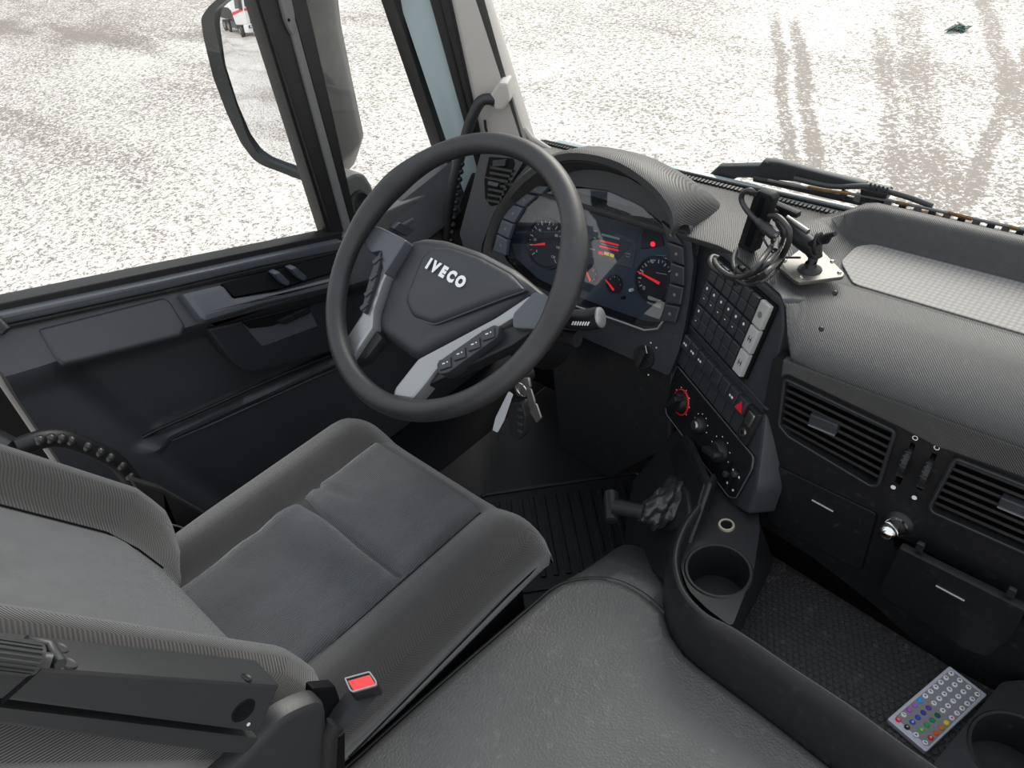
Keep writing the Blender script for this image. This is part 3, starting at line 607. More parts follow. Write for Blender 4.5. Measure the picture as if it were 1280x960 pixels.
# speedometer, half hidden by the wheel
a, b = 0, 0
sd_ = dial(395, 590, 0.052, (21, 225, -45), 'round black speedometer')
a, b = sd_[0], sd_[1]
for k, s in enumerate(('0', '20', '40', '60', '80', '100', '120')):
    t = R(225-45*k); text('numeral', FK, s, a+math.cos(t)*0.031, b+math.sin(t)*0.031, 0.0075, R_+0.001, mWhite, sd_[2])
needle(a, b, sd_[2], (a, b), (a-0.034, b-0.012), 0.0024)
for x, y in ((737, 775), (706, 806)):
    a, b = K3([(x, y)])[0]; lathe('reset_pin', FK, [(0, R_+0.008), (0.003, R_+0.008), (0.0035, R_)], mWhite if y < 790 else mDeep, cl, a, b, 16)
cov = rp_(FK.pxs([(722, 235), (762, 240), (800, 257), (828, 282), (836, 310), (836, 345), (829, 400), (822, 410), (808, 412), (775, 400), (700, 372), (662, 350), (636, 325), (628, 300), (634, 275), (652, 254), (682, 240)], 0.002), 0.01)
prism('gauge_cover', FK, cov, 0.0005, 0.0025, gGauge, cl, 0.001, 'clear cover')
tube('cover_lip', [FK.P(690, 372, .004), FK.P(735, 388, .004), FK.P(775, 402, 0.004), FK.P(806, 413, 0.005), FK.P(822, 411, 0.005), FK.P(833, 396, 0.004)], 0.0022, mSilver, cl)
# switch columns left and right of the cluster
sw = []
K0 = lambda l: FK.pxs([(560+x/3.2, 120+y/3.2) for x, y in l], 0.010)
for q in ([(848, 497), (905, 548), (938, 600), (874, 578)], [(876, 583), (940, 605), (944, 680), (888, 660)], [(889, 665), (945, 685), (943, 762), (883, 744)], [(882, 749), (942, 767), (930, 838), (866, 826)], [(864, 832), (928, 844), (908, 910), (845, 900)],
          [(318, 352), (402, 362), (372, 396), (300, 383)], [(300, 385), (352, 400), (302, 446), (258, 430)], [(256, 432), (300, 448), (264, 510), (215, 490)], [(214, 493), (262, 513), (240, 573), (195, 549)], [(194, 552), (238, 576), (230, 640), (178, 620)]):
    s_ = prism('switch', FK, rp_(K0(q), 0.003), 0.0, 0.010, mKeyB if q[0][0] < 500 else mKey, dash, 0.003)
    cx = sum(p[0] for p in q)/4; cy = sum(p[1] for p in q)/4; a, b = K0([(cx, cy)])[0]
    sw.append(prism('symbol', FK, circ(a, b, 0.0028, 8), 0.010, 0.0102, mGrey, s_))
# lower fascia with the rotary lamp switch
lf = FK.pxs([(758, 404), (848, 440), (841, 462), (836, 560), (760, 600), (700, 560), (690, 460), (700, 395)], -0.012)
prism('lower_fascia', FK, rp_(lf, 0.006), -0.03, -0.012, mFascia, dash, 0.004)
a, b = FK.px(809, 445, -0.01); kn = lathe('lamp_switch', FK, [(0, 0.004), (0.021, 0.004), (0.0225, 0.001), (0.023, -0.012)], mBlack, dash, a, b, 40, 'round rotary lamp switch')
prism('switch_grip', FK.rot(a, b, 78), rect(-0.019, 0.019, -0.006, 0.006, 0.004), 0.0, 0.018, mBlack, kn, 0.003)
seg(FK.px(806, 432, .02), FK.px(808, 442, .02), 0.0012, 0.018, mWhite, kn, 'pointer')
for u, v in ((815, 428), (822, 434), (812, 468)): p = FK.px(u, v); prism('symbol', FK, circ(p[0], p[1], 0.0016, 8), 0.004, 0.0043, mWhite, kn)
# left end of the dash with its vent
le = FK.pxs([(604, 186), (660, 196), (640, 228), (617, 270), (604, 306), (601, 345), (588, 330), (576, 292), (590, 240)])
plate('end_fascia', FK, rp_(le, 0.006), [], -0.10, 0.004, mDashS, dash)
vl = rp_(FK.pxs([(611, 196), (641, 198), (643, 206), (628, 236), (621, 256), (613, 258), (606, 248), (605, 225)], 0.006), 0.004)
av = prism('air_vent', FK, vl, 0.0, 0.006, mDeep, dash, 0.001, 'narrow upright vent')
for i in range(7):
    t = i/6; l = FK.px(613-4*t, 209+41*t, .01); r_ = FK.px(640-15*t, 214+39*t, .01); seg(l, r_, 0.005, 0.006, mBlack, av, 'slat', 0.005)
prism('vent_wheel', FK, rp_(FK.pxs([(616, 200), (633, 199), (632, 208), (616, 209)], .01), 0.003), 0.006, 0.012, mBlack, av, 0.002)
prism('slat_tab', FK, rp_(FK.pxs([(611, 226), (624, 229), (622, 234), (610, 231)], .014), 0.002), 0.008, 0.016, mKey, av, 0.001)
# ---- driver-facing panel
pb = rp_([(-0.07, 0.150), (-0.03, 0.156), (0.02, 0.156), (0.09, 0.156), (0.178, 0.156), (0.205, 0.12), (0.222, 0.06), (0.238, 0.0), (0.262, -0.05), (0.292, -0.12), (0.300, -0.17), (0.262, -0.185), (0.10, -0.186), (0.025, -0.185), (-0.012, -0.10), (-0.037, 0.008), (-0.055, 0.071)], 0.008)
prism('console_fascia', FB, pb, -0.05, 0.0, mDashS, dash, 0.006)
# block of rocker switches: three rows of six and three pale ones
sb = prism('switch_block', FB, rect(0.004, 0.178, 0.006, 0.142, 0.006), 0.0, 0.006, mDeep, dash, 0.002)
NW = 0.0232
for c in range(6):
    for r_ in range(3):
        a0, a1 = 0.008+c*NW, 0.008+(c+1)*NW-0.0022; b0, b1 = 0.010+r_*0.0436, 0.010+(r_+1)*0.0436-0.003; bm_ = (b0+b1)/2
        k = prism('rocker', FB, rect(a0, a1, b0, bm_-0.0003, 0.001), 0.006, 0.0125, mKey, sb, 0.0018)
        k2 = prism('rocker', FB, rect(a0, a1, bm_+0.0003, b1, 0.001), 0.006, 0.0135, mKey, sb, 0.0018)
        if (c, r_) in ((0, 0), (0, 1), (1, 1), (2, 1), (3, 1), (4, 1), (5, 1)):
            prism('symbol', FB, circ((a0+a1)/2, bm_+0.012, 0.0026, 8), 0.0135, 0.0137, mWhite, k2)
            if c < 5: prism('symbol', FB, rect((a0+a1)/2-0.0018, (a0+a1)/2+0.0018, bm_-0.008, bm_-0.0065), 0.0125, 0.0127, mWhite, k)
for r_ in range(3):
    b0, b1 = 0.010+r_*0.0436, 0.010+(r_+1)*0.0436-0.002
    k = prism('rocker', FB, rect(0.149, 0.173, b0, b1, 0.002), 0.006, 0.0145, mKeyW, sb, 0.003, 'pale grey rocker')
    if r_ < 2:
        for dx in (-0.0035, 0.0025): prism('symbol', FB, rect(0.161+dx, 0.1625+dx, (b0+b1)/2-0.005, (b0+b1)/2+0.005), 0.0145, 0.0147, mDarkPrint, k)
        prism('symbol', FB, rect(0.157, 0.166, (b0+b1)/2-0.001, (b0+b1)/2+0.0006), 0.0145, 0.0147, mDarkPrint, k)
    else: prism('symbol', FB, circ(0.161, (b0+b1)/2, 0.0052, 16), 0.0145, 0.0147, mGrey, k)
prism('panel_ridge', FB, rect(-0.004, 0.245, -0.002, 0.002, 0.001), 0.0, 0.006, mDashS, dash, 0.002)
# row of long switches
for i in range(9):
    a0 = 0.003+i*0.0262; a1 = a0+0.0245
    if i == 8:
        k = prism('switch', FB, rect(a0, a1+0.003, -0.076, -0.014, 0.003), 0.0, 0.010, mBlack, dash, 0.003, 'glossy worn switch')
        lathe('socket', FB, [(0.004, 0.012), (0.007, 0.012), (0.008, 0.009)], mSteel, k, (a0+a1)/2, -0.060, 20); prism('lens', FB, rect(a0+0.006, a1-0.002, -0.045, -0.02, 0.003), 0.010, 0.013, mSteel, k, 0.002)
        continue
    k = prism('switch', FB, rect(a0, a1, -0.040, -0.013, 0.002), 0.0, 0.013, mKey, dash, 0.003); prism('switch_foot', FB, rect(a0, a1, -0.075, -0.041, 0.002), 0.0, 0.007, mKey, k, 0.002)
    m0 = (a0+a1)/2
    if i == 7:
        prism('hazard_triangle', FB, [(m0-0.010, -0.036), (m0+0.010, -0.036), (m0, -0.018)], 0.013, 0.0135, mRed, k, label='red triangle')
    elif i in (0, 1, 2, 6): prism('symbol', FB, circ(m0-0.004, -0.028, 0.0022, 8), 0.013, 0.0132, mWhite, k); prism('symbol', FB, rect(m0, m0+0.005, -0.030, -0.026), 0.013, 0.0132, mWhite, k)
# climate control
hv = prism('climate_panel', FB, rp_([(0.004, -0.080), (0.262, -0.080), (0.270, -0.10), (0.266, -0.165), (0.250, -0.176), (0.025, -0.176), (0.004, -0.155)], 0.006), 0.0, 0.006, mFascia, dash, 0.003)
gout = rp_([(0.004, -0.080), (0.262, -0.080), (0.270, -0.10), (0.266, -0.165), (0.250, -0.176), (0.025, -0.176), (0.004, -0.155)], 0.006)
tube('panel_edge', [FB.p(a, b, 0.005) for a, b in gout], 0.0012, mGloss, hv, 6, True)
for i, (a, b, r_) in enumerate(((0.054, -0.127, 0.020), (0.124, -0.125, 0.0155), (0.192, -0.128, 0.020))):
    if i == 0: lathe('knob_ring', FB, [(r_*1.08, 0.006), (r_*1.12, 0.0085), (r_*1.2, 0.0085), (r_*1.24, 0.006)], mRed, hv, a, b, 40, 'red ring')
    k = lathe('knob', FB, [(0, 0.018), (r_*0.72, 0.018), (r_*0.86, 0.016), (r_*0.96, 0.010), (r_, 0.006)], mBlack, hv, a, b, 36)
    if i == 1: lathe('knob_cap', FB, [(0, 0.0215), (r_*0.5, 0.0215), (r_*0.58, 0.019), (r_*0.6, 0.018)], mSteel, k, a, b, 28, 'worn metal cap')
    else: prism('knob_grip', FB.rot(a, b, 60 if i == 0 else 20), rect(-r_*0.95, r_*0.95, -0.0055, 0.0055, 0.004), 0.012, 0.031, mBlack, k, 0.003)
    for t in range(0, 181, 36):
        e = R(t-(0 if i else 20)); prism('symbol', FB, rect(a+math.cos(e)*r_*1.33-.001, a+math.cos(e)*r_*1.33+.001, b+math.sin(e)*r_*1.33-.001, b+math.sin(e)*r_*1.33+.001), 0.006, 0.0062, mWhite, hv)
for i, a in enumerate((0.228, 0.246)):
    prism('slider_slot', FB, rect(a-0.003, a+0.003, -0.165, -0.120, 0.002), 0.0055, 0.0066, mDeep, hv)
    prism('slider', FB, rect(a-0.0045, a+0.0045, -0.150+i*0.016, -0.141+i*0.016, 0.002), 0.006, 0.014, mKey, hv, 0.002)
    for b in (-0.158, -0.130): prism('symbol', FB, circ(a+0.008, b, 0.0022, 8), 0.006, 0.0062, mWhite, hv)
# ---- middle fascia with vents, thumbwheels and drawers
v1 = rp_(FC.pxs([(984, 474), (1118, 538), (1098, 603), (1090, 604), (988, 543), (977, 530)]), 0.004)
v2 = rp_([(0.241, -0.018), (0.395, -0.018), (0.395, -0.108), (0.375, -0.113), (0.236, -0.112), (0.233, -0.105)], 0.004)
th = [rp_(FC.pxs(q), 0.002) for q in ([(1139, 552), (1145, 556), (1125, 607), (1118, 602)], [(1165, 566), (1172, 568), (1152, 614), (1145, 610)])]
gap = rp_([(0.200, -0.190), (0.215, -0.185), (0.40, -0.205), (0.40, -0.232), (0.37, -0.232), (0.206, -0.212)], 0.003)
cb = rp_([(-0.028, 0.030), (0.0, 0.0315), (0.85, 0.0315), (0.85, -0.30), (0.41, -0.34), (0.385, -0.395), (0.355, -0.40), (0.20, -0.335), (0.10, -0.305), (0.0, -0.292), (-0.02, -0.27), (-0.028, -0.10)], 0.006)
fasc = plate('middle_fascia', FC, cb, [v1, v2]+th+[gap], -0.03, 0.0, mFascia, dash)
box('duct_back', FC, -0.02, 0.84, -0.25, 0.02, -0.06, -0.028, mDeep, dash)
prism('fascia_bow', FC, rp_([(-0.012, 0.034), (0.84, 0.034), (0.84, 0.012), (0.232, -0.010), (0.215, -0.012), (0.165, -0.004), (0.0, 0.012), (-0.010, 0.004)], 0.004), -0.01, 0.003, mDash, dash, 0.003)
def vent(outl, nl, l0, l1, r0, r1, tab, label):
    av = plate('air_vent', FC, inset(outl, -0.005), [inset(outl, 0.001)], -0.026, 0.005, mBlack, dash, label)
    tube('vent_edge', [FC.p(a, b, 0.005) for a, b in inset(outl, -0.002)], 0.0013, mDashS, av, 6, True)
    for i in range(nl):
        t = (i+0.5)/nl; p = (l0[0]+(l1[0]-l0[0])*t, l0[1]+(l1[1]-l0[1])*t); q = (r0[0]+(r1[0]-r0[0])*t, r0[1]+(r1[1]-r0[1])*t)
        g = G(); pts = [(0.000, 0.0055), (-0.004, 0.0030), (-0.020, -0.0040), (-0.0185, -0.0052), (-0.003, -0.0010), (0.0005, 0.001)]
        loft_g([[FC.p(p[0], p[1]+b, c) for c, b in pts], [FC.p(q[0], q[1]+b, c) for c, b in pts]], True, True, g).mk('slat', mBlack, av, 30)
    k = prism('slat_tab', FC, rp_(tab, 0.002), -0.006, 0.006, mKey, av, 0.002)
    a0, b0 = min(p[0] for p in tab), min(p[1] for p in tab); a1 = max(p[0] for p in tab)
    prism('tab_edge', FC, rect(a0+0.001, a1-0.001, b0, b0+0.0022), 0.004, 0.0075, mSilver, k, label='bright edge')
vent(v1, 7, (0.0015, 0.000), (0.005, -0.088), (0.157, -0.012), (0.157, -0.108), [(0.045, -0.036), (0.087, -0.036), (0.087, -0.056), (0.045, -0.056)], 'wide black vent left of the thumbwheels')
vent(v2, 7, (0.2385, -0.020), (0.2345, -0.110), (0.394, -0.020), (0.394, -0.112), [(0.302, -0.045), (0.345, -0.045), (0.345, -0.062), (0.302, -0.062)], 'wide black vent right of the thumbwheels')
for i, (u, v) in enumerate(((1132, 578), (1158, 592))):
    a, b = FC.px(u, v); Fx = Fr(FC.p(a, b, -0.006), FC.y, FC.z)
    tw = lathe('thumbwheel', Fx, [(0, -0.0045), (0.022, -0.0045), (0.024, -0.002), (0.024, 0.002), (0.022, 0.0045), (0, 0.0045)], mBlack, dash, 0, 0, 36)
    g = G()
    for k in range(24):
        t = 2*math.pi*k/24; F2 = Fr(Fx.p(0.024*math.cos(t), 0.024*math.sin(t), 0), Fx.x*(-math.sin(t))+Fx.y*math.cos(t), Fx.z); prism_g(F2, rect(-0.0009, 0.0009, -0.004, 0.004), -0.0012, 0.0012, 0, g)
    g.mk('knurling', mBlack, tw, 0)
for u, v, u2, v2_ in ((1144, 547.5, 1116.6, 609), (1171, 559.6, 1143, 622)):
    a, b = FC.px(u, v); lathe('ring_mark', FC, [(0.0026, 0.0), (0.0026, 0.0004), (0.0037, 0.0004), (0.0037, 0)], mWhite, fasc, a, b, 20)
    a, b = FC.px(u2, v2_); prism('dot_mark', FC, circ(a, b, 0.0035, 16), 0, 0.0004, mWhite, fasc)
def bar(F, p, q, w, c, h, par): return tube('drawer_handle', [F.P(*p, c+h/2), F.P(*q, c+h/2)], w/2, mSilver, par, 8, label='silver finger bar')
dr = prism('drawer', FC, rp_([(0.011, -0.157), (0.170, -0.161), (0.173, -0.276), (0.166, -0.281), (0.018, -0.276), (0.014, -0.27)], 0.006), 0.0, 0.003, mFascia, dash, 0.0012, 'closed drawer left of the chrome lock')
tube('drawer_gap', [FC.p(a, b, 0.0002) for a, b in rp_([(0.0095, -0.1555), (0.1715, -0.1595), (0.1745, -0.2765), (0.166, -0.2825), (0.017, -0.2775), (0.012, -0.27)], 0.007)], 0.0010, mDeep, dash, 6, True)
bar(FC, (1015, 625), (1041.5, 639.5), 0.0035, 0.003, 0.002, dr)
FDr = Fr(FC.p(0.21, -0.335, 0.0), (1, 0, 0), FC.y*math.cos(R(10))+FC.z*math.sin(R(10)))
dd = rp_(FDr.pxs([(1124, 685), (1282, 764), (1262, 800), (1236, 822), (1205, 812), (1098, 742), (1100, 735)], 0.012), 0.006)
dr2 = prism('drawer', FDr, dd, 0.0, 0.012, mFascia, dash, 0.002, 'drawer flap standing ajar')
bar(FDr, (1170, 732), (1205.6, 751), 0.0035, 0.012, 0.002, dr2)
for u, v in ((1150, 684), (1264, 741)):
    a, b = FDr.px(u, v, 0.006); box('catch', FDr, a-0.005, a+0.005, b-0.010, b+0.008, 0.002, 0.008, mBlack, dr2)
a, b = FC.px(1110, 665, 0.02)
lk = lathe('drawer_lock', FC, [(0, 0.012), (0.010, 0.011), (0.017, 0.006), (0.0205, 0.0)], mBlack, dash, a+0.006, b+0.006, 32, 'round chrome push lock')
lathe('lock_collar', FC, [(0.012, 0.010), (0.0155, 0.012), (0.0165, 0.009)], mChrome, lk, a+0.006, b+0.006, 32)
lathe('push_button', FC, [(0, 0.030), (0.006, 0.0295), (0.0105, 0.026), (0.0128, 0.020), (0.012, 0.012)], mChrome, lk, a, b, 32, 'chrome dome')
# two small blanking screws in the pad and scuffed badge area
for u, v in ((1012, 447), (1031, 401)):
    q = FC.P(u, v); lathe('screw', Fr(Vector((q.x, 0.245, q.z+0.035)), (1, 0, 0), (0, .5, 1)), [(0, 0.003), (0.003, 0.003), (0.004, 0)], mBlack, dash, 0, 0, 12)
# underside and column surround
box('knee_panel', Fr((0, 0.50, 0.30), (1, 0, 0), (0, -0.2, 1)), -0.42, 0.44, -0.28, 0.30, -0.03, 0.0, mDeep, dash, 0.01, 0.005)

# ================================================================== STEERING
col = empty('steering_column', FW.p(0, 0, -0.12), 'black steering column shroud with stalks behind the steering wheel', 'steering column')
secs = []
for c, w, h, dy in ((-0.05, 0.045, 0.04, 0), (-0.07, 0.062, 0.055, -0.005), (-0.13, 0.066, 0.06, -0.008), (-0.22, 0.06, 0.055, -0.005), (-0.36, 0.05, 0.05, 0)):
    secs.append([FW.p(w*math.cos(2*math.pi*i/24)*1.0, dy+h*math.sin(2*math.pi*i/24), c) for i in range(24)])
loft_g(secs).mk('shroud', mBlack, col, 40)
s0_ = FW.p(0.05, -0.0, -0.085); s1_ = FW.P(712, 399, -0.075); s2_ = FW.P(733, 400, -0.07); s3_ = FW.P(750, 397, -0.068)
stalk = tube('stalk', [s0_, s1_.lerp(s0_, .35), s1_, s2_, s3_], [0.009, 0.009, 0.0145, 0.0165, 0.0165], mBlack, col, 20)
dv = (s3_-s2_).normalized(); Fs = Fr(s3_, dv.orthogonal(), dv.cross(dv.orthogonal()))
if Fs.z.dot(dv) < 0: Fs = Fr(s3_, dv.cross(dv.orthogonal()), dv.orthogonal())
lathe('stalk_cap', Fs, [(0, 0.004), (0.011, 0.004), (0.015, 0.002), (0.0162, -0.004)], mSilver, stalk, 0, 0, 28, 'silver end button')
for k in range(7):
    q = FW.P(716+k*3.2, 404+k*0.1, -0.054); box('stalk_mark', Fr(q, FW.x, FW.y), -0.0011, 0.0011, -0.003, 0.003, -0.0003, 0.0003, mWhite, stalk, 0, 0)
q0 = FW.p(0.05, -0.03, -0.10); q1 = FW.P(722, 424, -0.09); tube('stalk', [q0, q0.lerp(q1, .5), q1], [0.008, 0.010, 0.013], mBlack, col, 16)
q0 = FW.p(-0.05, 0.0, -0.08); q1 = FW.p(-0.12, 0.01, -0.075); tube('stalk', [q0, q0.lerp(q1, .5), q1], [0.008, 0.010, 0.011], mBlack, col, 16)
ig = FW.P(650, 470, -0.11); lathe('ignition_lock', Fr(ig, (1, 0, 0), (0, 0.3, 1)), [(0.004, 0.012), (0.011, 0.012), (0.013, 0.008), (0.014, -0.02)], mBlack, col, 0, 0, 24)

sw_ = empty('steering_wheel', FW.p(0, 0, -0.04), 'black four-spoke truck steering wheel with silver lower spokes and raised lettering on its hub', 'steering wheel')
N = 120; pts = []; rad = []
for i in range(N):
    t = 2*math.pi*i/N; pts.append(FW.p(0.225*math.cos(t), 0.225*math.sin(t), 0)); dg = math.degrees(t)-0
    r = 0.0170
    for c in (22, 152): r += 0.0045*math.exp(-((((dg-c+180) % 360)-180)/15)**2)
    for c in (5, 170): r += 0.002*math.exp(-((((dg-c+180) % 360)-180)/8)**2)
    rad.append(r)
tube('rim', pts, rad, mWheel, sw_, 18, True, up=FW.z)
c2 = lambda l: [(400+x/3.2, 150+y/3.2) for x, y in l]
HC = -0.028
hub = rp_(FW.pxs(c2([(345, 470), (400, 455), (480, 462), (620, 508), (760, 580), (888, 688), (800, 712), (760, 742), (600, 832), (430, 922), (385, 950), (340, 935), (240, 862), (216, 830), (216, 790), (262, 640)]), HC), 0.010)
prism('hub_cover', FW, hub, -0.075, HC-0.004, mHub, sw_, 0.022, steps=4, dome=0.010)
# inner shield on the hub
ins = rp_(FW.pxs(c2([(420, 480), (480, 478), (610, 520), (740, 590), (800, 655), (700, 690), (420, 800), (330, 770), (300, 700), (370, 520)]), 0.0), 0.010)
prism('hub_shield', FW, ins, -0.025, HC+0.0095, mHub, sw_, 0.014, steps=4, dome=0.004)
# lettering on the hub, each letter a raised chrome piece
pL, pR = FW.px(*c2([(424, 568)])[0], -0.004), FW.px(*c2([(550, 640)])[0], -0.004)
ang_ = math.degrees(math.atan2(pR[1]-pL[1], pR[0]-pL[0])); Ft = FW.rot((pL[0]+pR[0])/2, (pL[1]+pR[1])/2, ang_)
wd = math.hypot(pR[0]-pL[0], pR[1]-pL[1])
for ch, x in zip('IVECO', (-0.50, -0.295, -0.04, 0.21, 0.485)):
    text('letter', Ft, ch, x*wd*1.02, 0.0, 0.0240, HC+0.0125, mChrome, sw_, 0.0018, 0.0017, 0.95)
# spokes
def spoke(name, l, c0, c1, m_, bev=0.004, par=None, label=None): return prism(name, FW, rp_(FW.pxs(l, c1), 0.006), c0, c1, m_, par or sw_, bev, label=label)
spoke('spoke', c2([(170, 440), (200, 420), (235, 425), (330, 470), (345, 480), (255, 620), (240, 560), (245, 522), (200, 530), (175, 500)]), -0.035, -0.012, mGloss)
spoke('spoke', c2([(235, 545), (310, 500), (300, 560), (255, 640), (214, 760), (210, 830), (120, 965), (85, 930), (92, 890), (165, 775), (205, 660)]), -0.040, -0.018, mSilver, 0.005, label='silver strip')
spoke('spoke', c2([(215, 830), (250, 870), (180, 960), (128, 980), (118, 960)]), -0.05, -0.030, mBlack)
spoke('spoke', [(668, 363), (690, 372), (700, 392), (672, 412), (640, 410), (640, 392)], -0.035, -0.010, mGloss)
spoke('spoke', [(662, 368), (676, 375), (668, 392), (640, 398), (618, 412), (560, 448), (545, 462), (530, 482), (515, 500), (490, 497), (492, 486), (522, 448), (560, 428), (620, 396)], -0.040, -0.014, mSilver, 0.005, label='silver strip')
spoke('spoke', [(618, 412), (650, 404), (668, 412), (640, 432), (560, 470), (530, 484), (545, 462)], -0.045, -0.022, mBlack)
# thumb switches
pd = spoke('switch_pad', c2([(243, 520), (240, 560), (222, 640), (178, 770), (164, 768), (180, 690), (205, 600), (225, 545)]), -0.03, -0.008, mKey, 0.002)
for (x, y) in ((228, 560), (215, 625), (195, 690), (178, 745)):
    a, b = FW.px(*c2([(x, y)])[0], -0.008); prism('thumb_button', FW.rot(a, b, 62), rect(-0.009, 0.009, -0.0045, 0.0045, 0.002), -0.010, -0.0055, mKey, pd, 0.0015)
pd = spoke('switch_pad', [(545, 454), (560, 443), (600, 415), (618, 405), (624, 409), (622, 421), (600, 437), (560, 466), (548, 468)], -0.03, -0.006, mKey, 0.002)
for (u, v) in ((557, 455), (575, 443), (593, 431), (611, 418)):
    a, b = FW.px(u, v, -0.006); F2 = FW.rot(a, b, 38); tb = prism('thumb_button', F2, rect(-0.011, 0.011, -0.0085, 0.0085, 0.002), -0.008, -0.003, mKey, pd, 0.0015)
    prism('symbol', F2, rect(-0.004, 0.001, -0.0006, 0.0012), -0.003, -0.0028, mWhite, tb); prism('symbol', F2, circ(0.005, 0.001, 0.0013, 6), -0.003, -0.0028, mWhite, tb)
# ================================================================== DRIVER'S SEAT
seat = empty('driver_seat', (0, -0.35, 0.0), 'dark grey fabric driver seat with folded-up armrest beside the engine cover', 'seat')
def topz(x):
    ax = abs(x); z = 0.448+0.020*math.exp(-((ax-0.195)/0.045)**2)
    return z
def cushion_sec(y, k=1.0, drop=0.0):
    """closed loop around the cushion at depth y"""
    w = 0.252*k; up = []; n = 40
    for i in range(n+1):
        t = -1+2*i/n; x = w*t*(1.09 if t < 0 else 1.0)
        ed = max(0.0, (abs(t)-0.86)/0.14); z = topz(x)-drop-0.040*(1-math.sqrt(max(0, 1-ed*ed)))
        z -= 0.007*math.exp(-((abs(x)-0.142)/0.005)**2)
        up.append(Vector((x, y, z)))
    lo = [Vector((w*0.985, y, 0.385-drop*.4)), Vector((w*0.95, y, 0.345-drop*.3)), Vector((w*0.80, y, 0.330)), Vector((0, y, 0.325)), Vector((-w*0.85, y, 0.330)), Vector((-w*1.03, y, 0.345-drop*.3)), Vector((-w*1.075, y, 0.385-drop*.4))]
    return up+lo
secs = []
for y in [-0.66+0.02*i for i in range(27)]:
    secs.append(cushion_sec(y, 1.0-0.05*sst(-y, 0.40, 0.66)))
for t in (0.15, 0.3, 0.45, 0.6, 0.75, 0.88, 0.96, 1.0):
    secs.append(cushion_sec(-0.138+0.062*math.sin(t*math.pi/2), 1.0-0.035*(1-math.cos(t*math.pi/2))*1.0, 0.075*(1-math.cos(t*math.pi/2))))
cush = loft_g(secs).mk('seat_cushion', mFabS, seat, 60)
rows = []
for i in range(50):
    y = -0.60+0.472*i/49; row = []
    for j in range(25):
        x = -0.138+0.276*j/24; z = topz(x)+0.0045*(1-abs(x/0.138)**8)
        z -= 0.010*math.exp(-((y+0.300+0.02*math.cos(x*9)*0)/0.006)**2)*(1 if -0.13 < x < 0.13 else 0)
        z -= 0.006*math.exp(-((y+0.262-0.25*(x+0.13))/0.006)**2)*sst(-x, 0.0, 0.08)
        z += 0.004*math.sin(y*70+x*18)*math.exp(-((y+0.33)/0.09)**2)*math.sin(x*16+1)+0.003*math.sin(x*60+y*25)*sst(abs(x), 0.06, .13)*0.5
        z += 0.006*math.exp(-((y+0.20)/0.10)**2-(x/0.12)**2)
        row.append((x, y, z+0.003-0.006*sst(abs(x), 0.128, 0.138)))
    rows.append(row)
sheet('centre_panel', rows, (0, 0, -0.02), mFabC, seat, 'ribbed grey fabric with creases', 60)
for s in (-1, 1): tube('seam', [(s*0.141, -0.60+0.047*i, topz(0.141)-0.0035) for i in range(11)], 0.0012, mDeep, seat, 6)
tube('seam', [(-0.138+0.0276*i, -0.3, topz(0)-0.0055) for i in range(11)], 0.0012, mDeep, seat, 6)
tube('seam', cat([(0.255, -0.52, 0.385), (0.254, -0.35, 0.387), (0.252, -0.20, 0.387), (0.245, -0.12, 0.375), (0.225, -0.085, 0.365)], 4), 0.0015, mDeep, seat, 6)
# backrest
def yf(z): return -0.535-0.62*max(0, z-0.60)-0.25*(z-0.45)*(z<0.6)-0.0375*(z>=0.6)
def back_sec(z, k=1.0, thin=1.0):
    out = []; n = 40; w = 0.265*k
    for i in range(n+1):
        t = -1+2*i/n; x = w*t; ax = abs(t)
        bol = (0.072 if x < 0 else 0.058)*math.exp(-((ax-0.80)/0.17)**2)*thin
        e = max(0, (ax-0.86)/0.14); y = yf(z)+bol-0.085*(1-math.sqrt(max(0, 1-e*e)))-0.006*math.exp(-((ax-0.56)/0.02)**2)
        out.append(Vector((x, y, z)))
    out += [Vector((w*0.97, yf(z)-0.09, z)), Vector((w*0.8, yf(z)-0.12, z)), Vector((0, yf(z)-0.12, z)), Vector((-w*0.8, yf(z)-0.12, z)), Vector((-w*0.97, yf(z)-0.09, z))]
    return out
secs = []
for t in (0.0, 0.2, 0.4, 0.6, 0.8): secs.append(back_sec(0.455+0.06*(1-math.cos(t*math.pi/2))*1.2, 0.86+0.14*math.sin(t*math.pi/2), 0.35+0.65*t))
for i in range(18): secs.append(back_sec(0.535+0.035*i))
for t in (0.3, 0.6, 0.85, 1.0): secs.append(back_sec(1.13+0.05*math.sin(t*math.pi/2), 1-0.15*(1-math.cos(t*math.pi/2)), 1-0.6*t))
loft_g(secs).mk('backrest', mFabS, seat, 60)
rows = []
for i in range(30):
    z = 0.50+0.62*i/29; row = []
    for j in range(25):
        x = -0.140+0.280*j/24; ax = abs(x)/0.265
        y = yf(z)+(0.072 if x < 0 else 0.058)*math.exp(-((ax-0.80)/0.17)**2)+0.006*(1-(abs(x)/0.14)**6)
        rr = math.hypot((x+0.02)/0.11, (z-0.93)/0.16); y -= 0.006*math.exp(-((rr-1)/0.09)**2)
        row.append((x, y, z))
    rows.append(row)
sheet('back_panel', rows, (0, -0.02, 0), mFabB, seat, 'lighter grey woven fabric', 60)
for s in (-1, 1): tube('seam', [(s*0.143, yf(z)+(0.072 if s < 0 else 0.058)*math.exp(-((0.143/0.265-0.80)/0.17)**2)+0.001, z) for z in [0.50+0.06*i for i in range(11)]], 0.0016, mDeep, seat, 6)
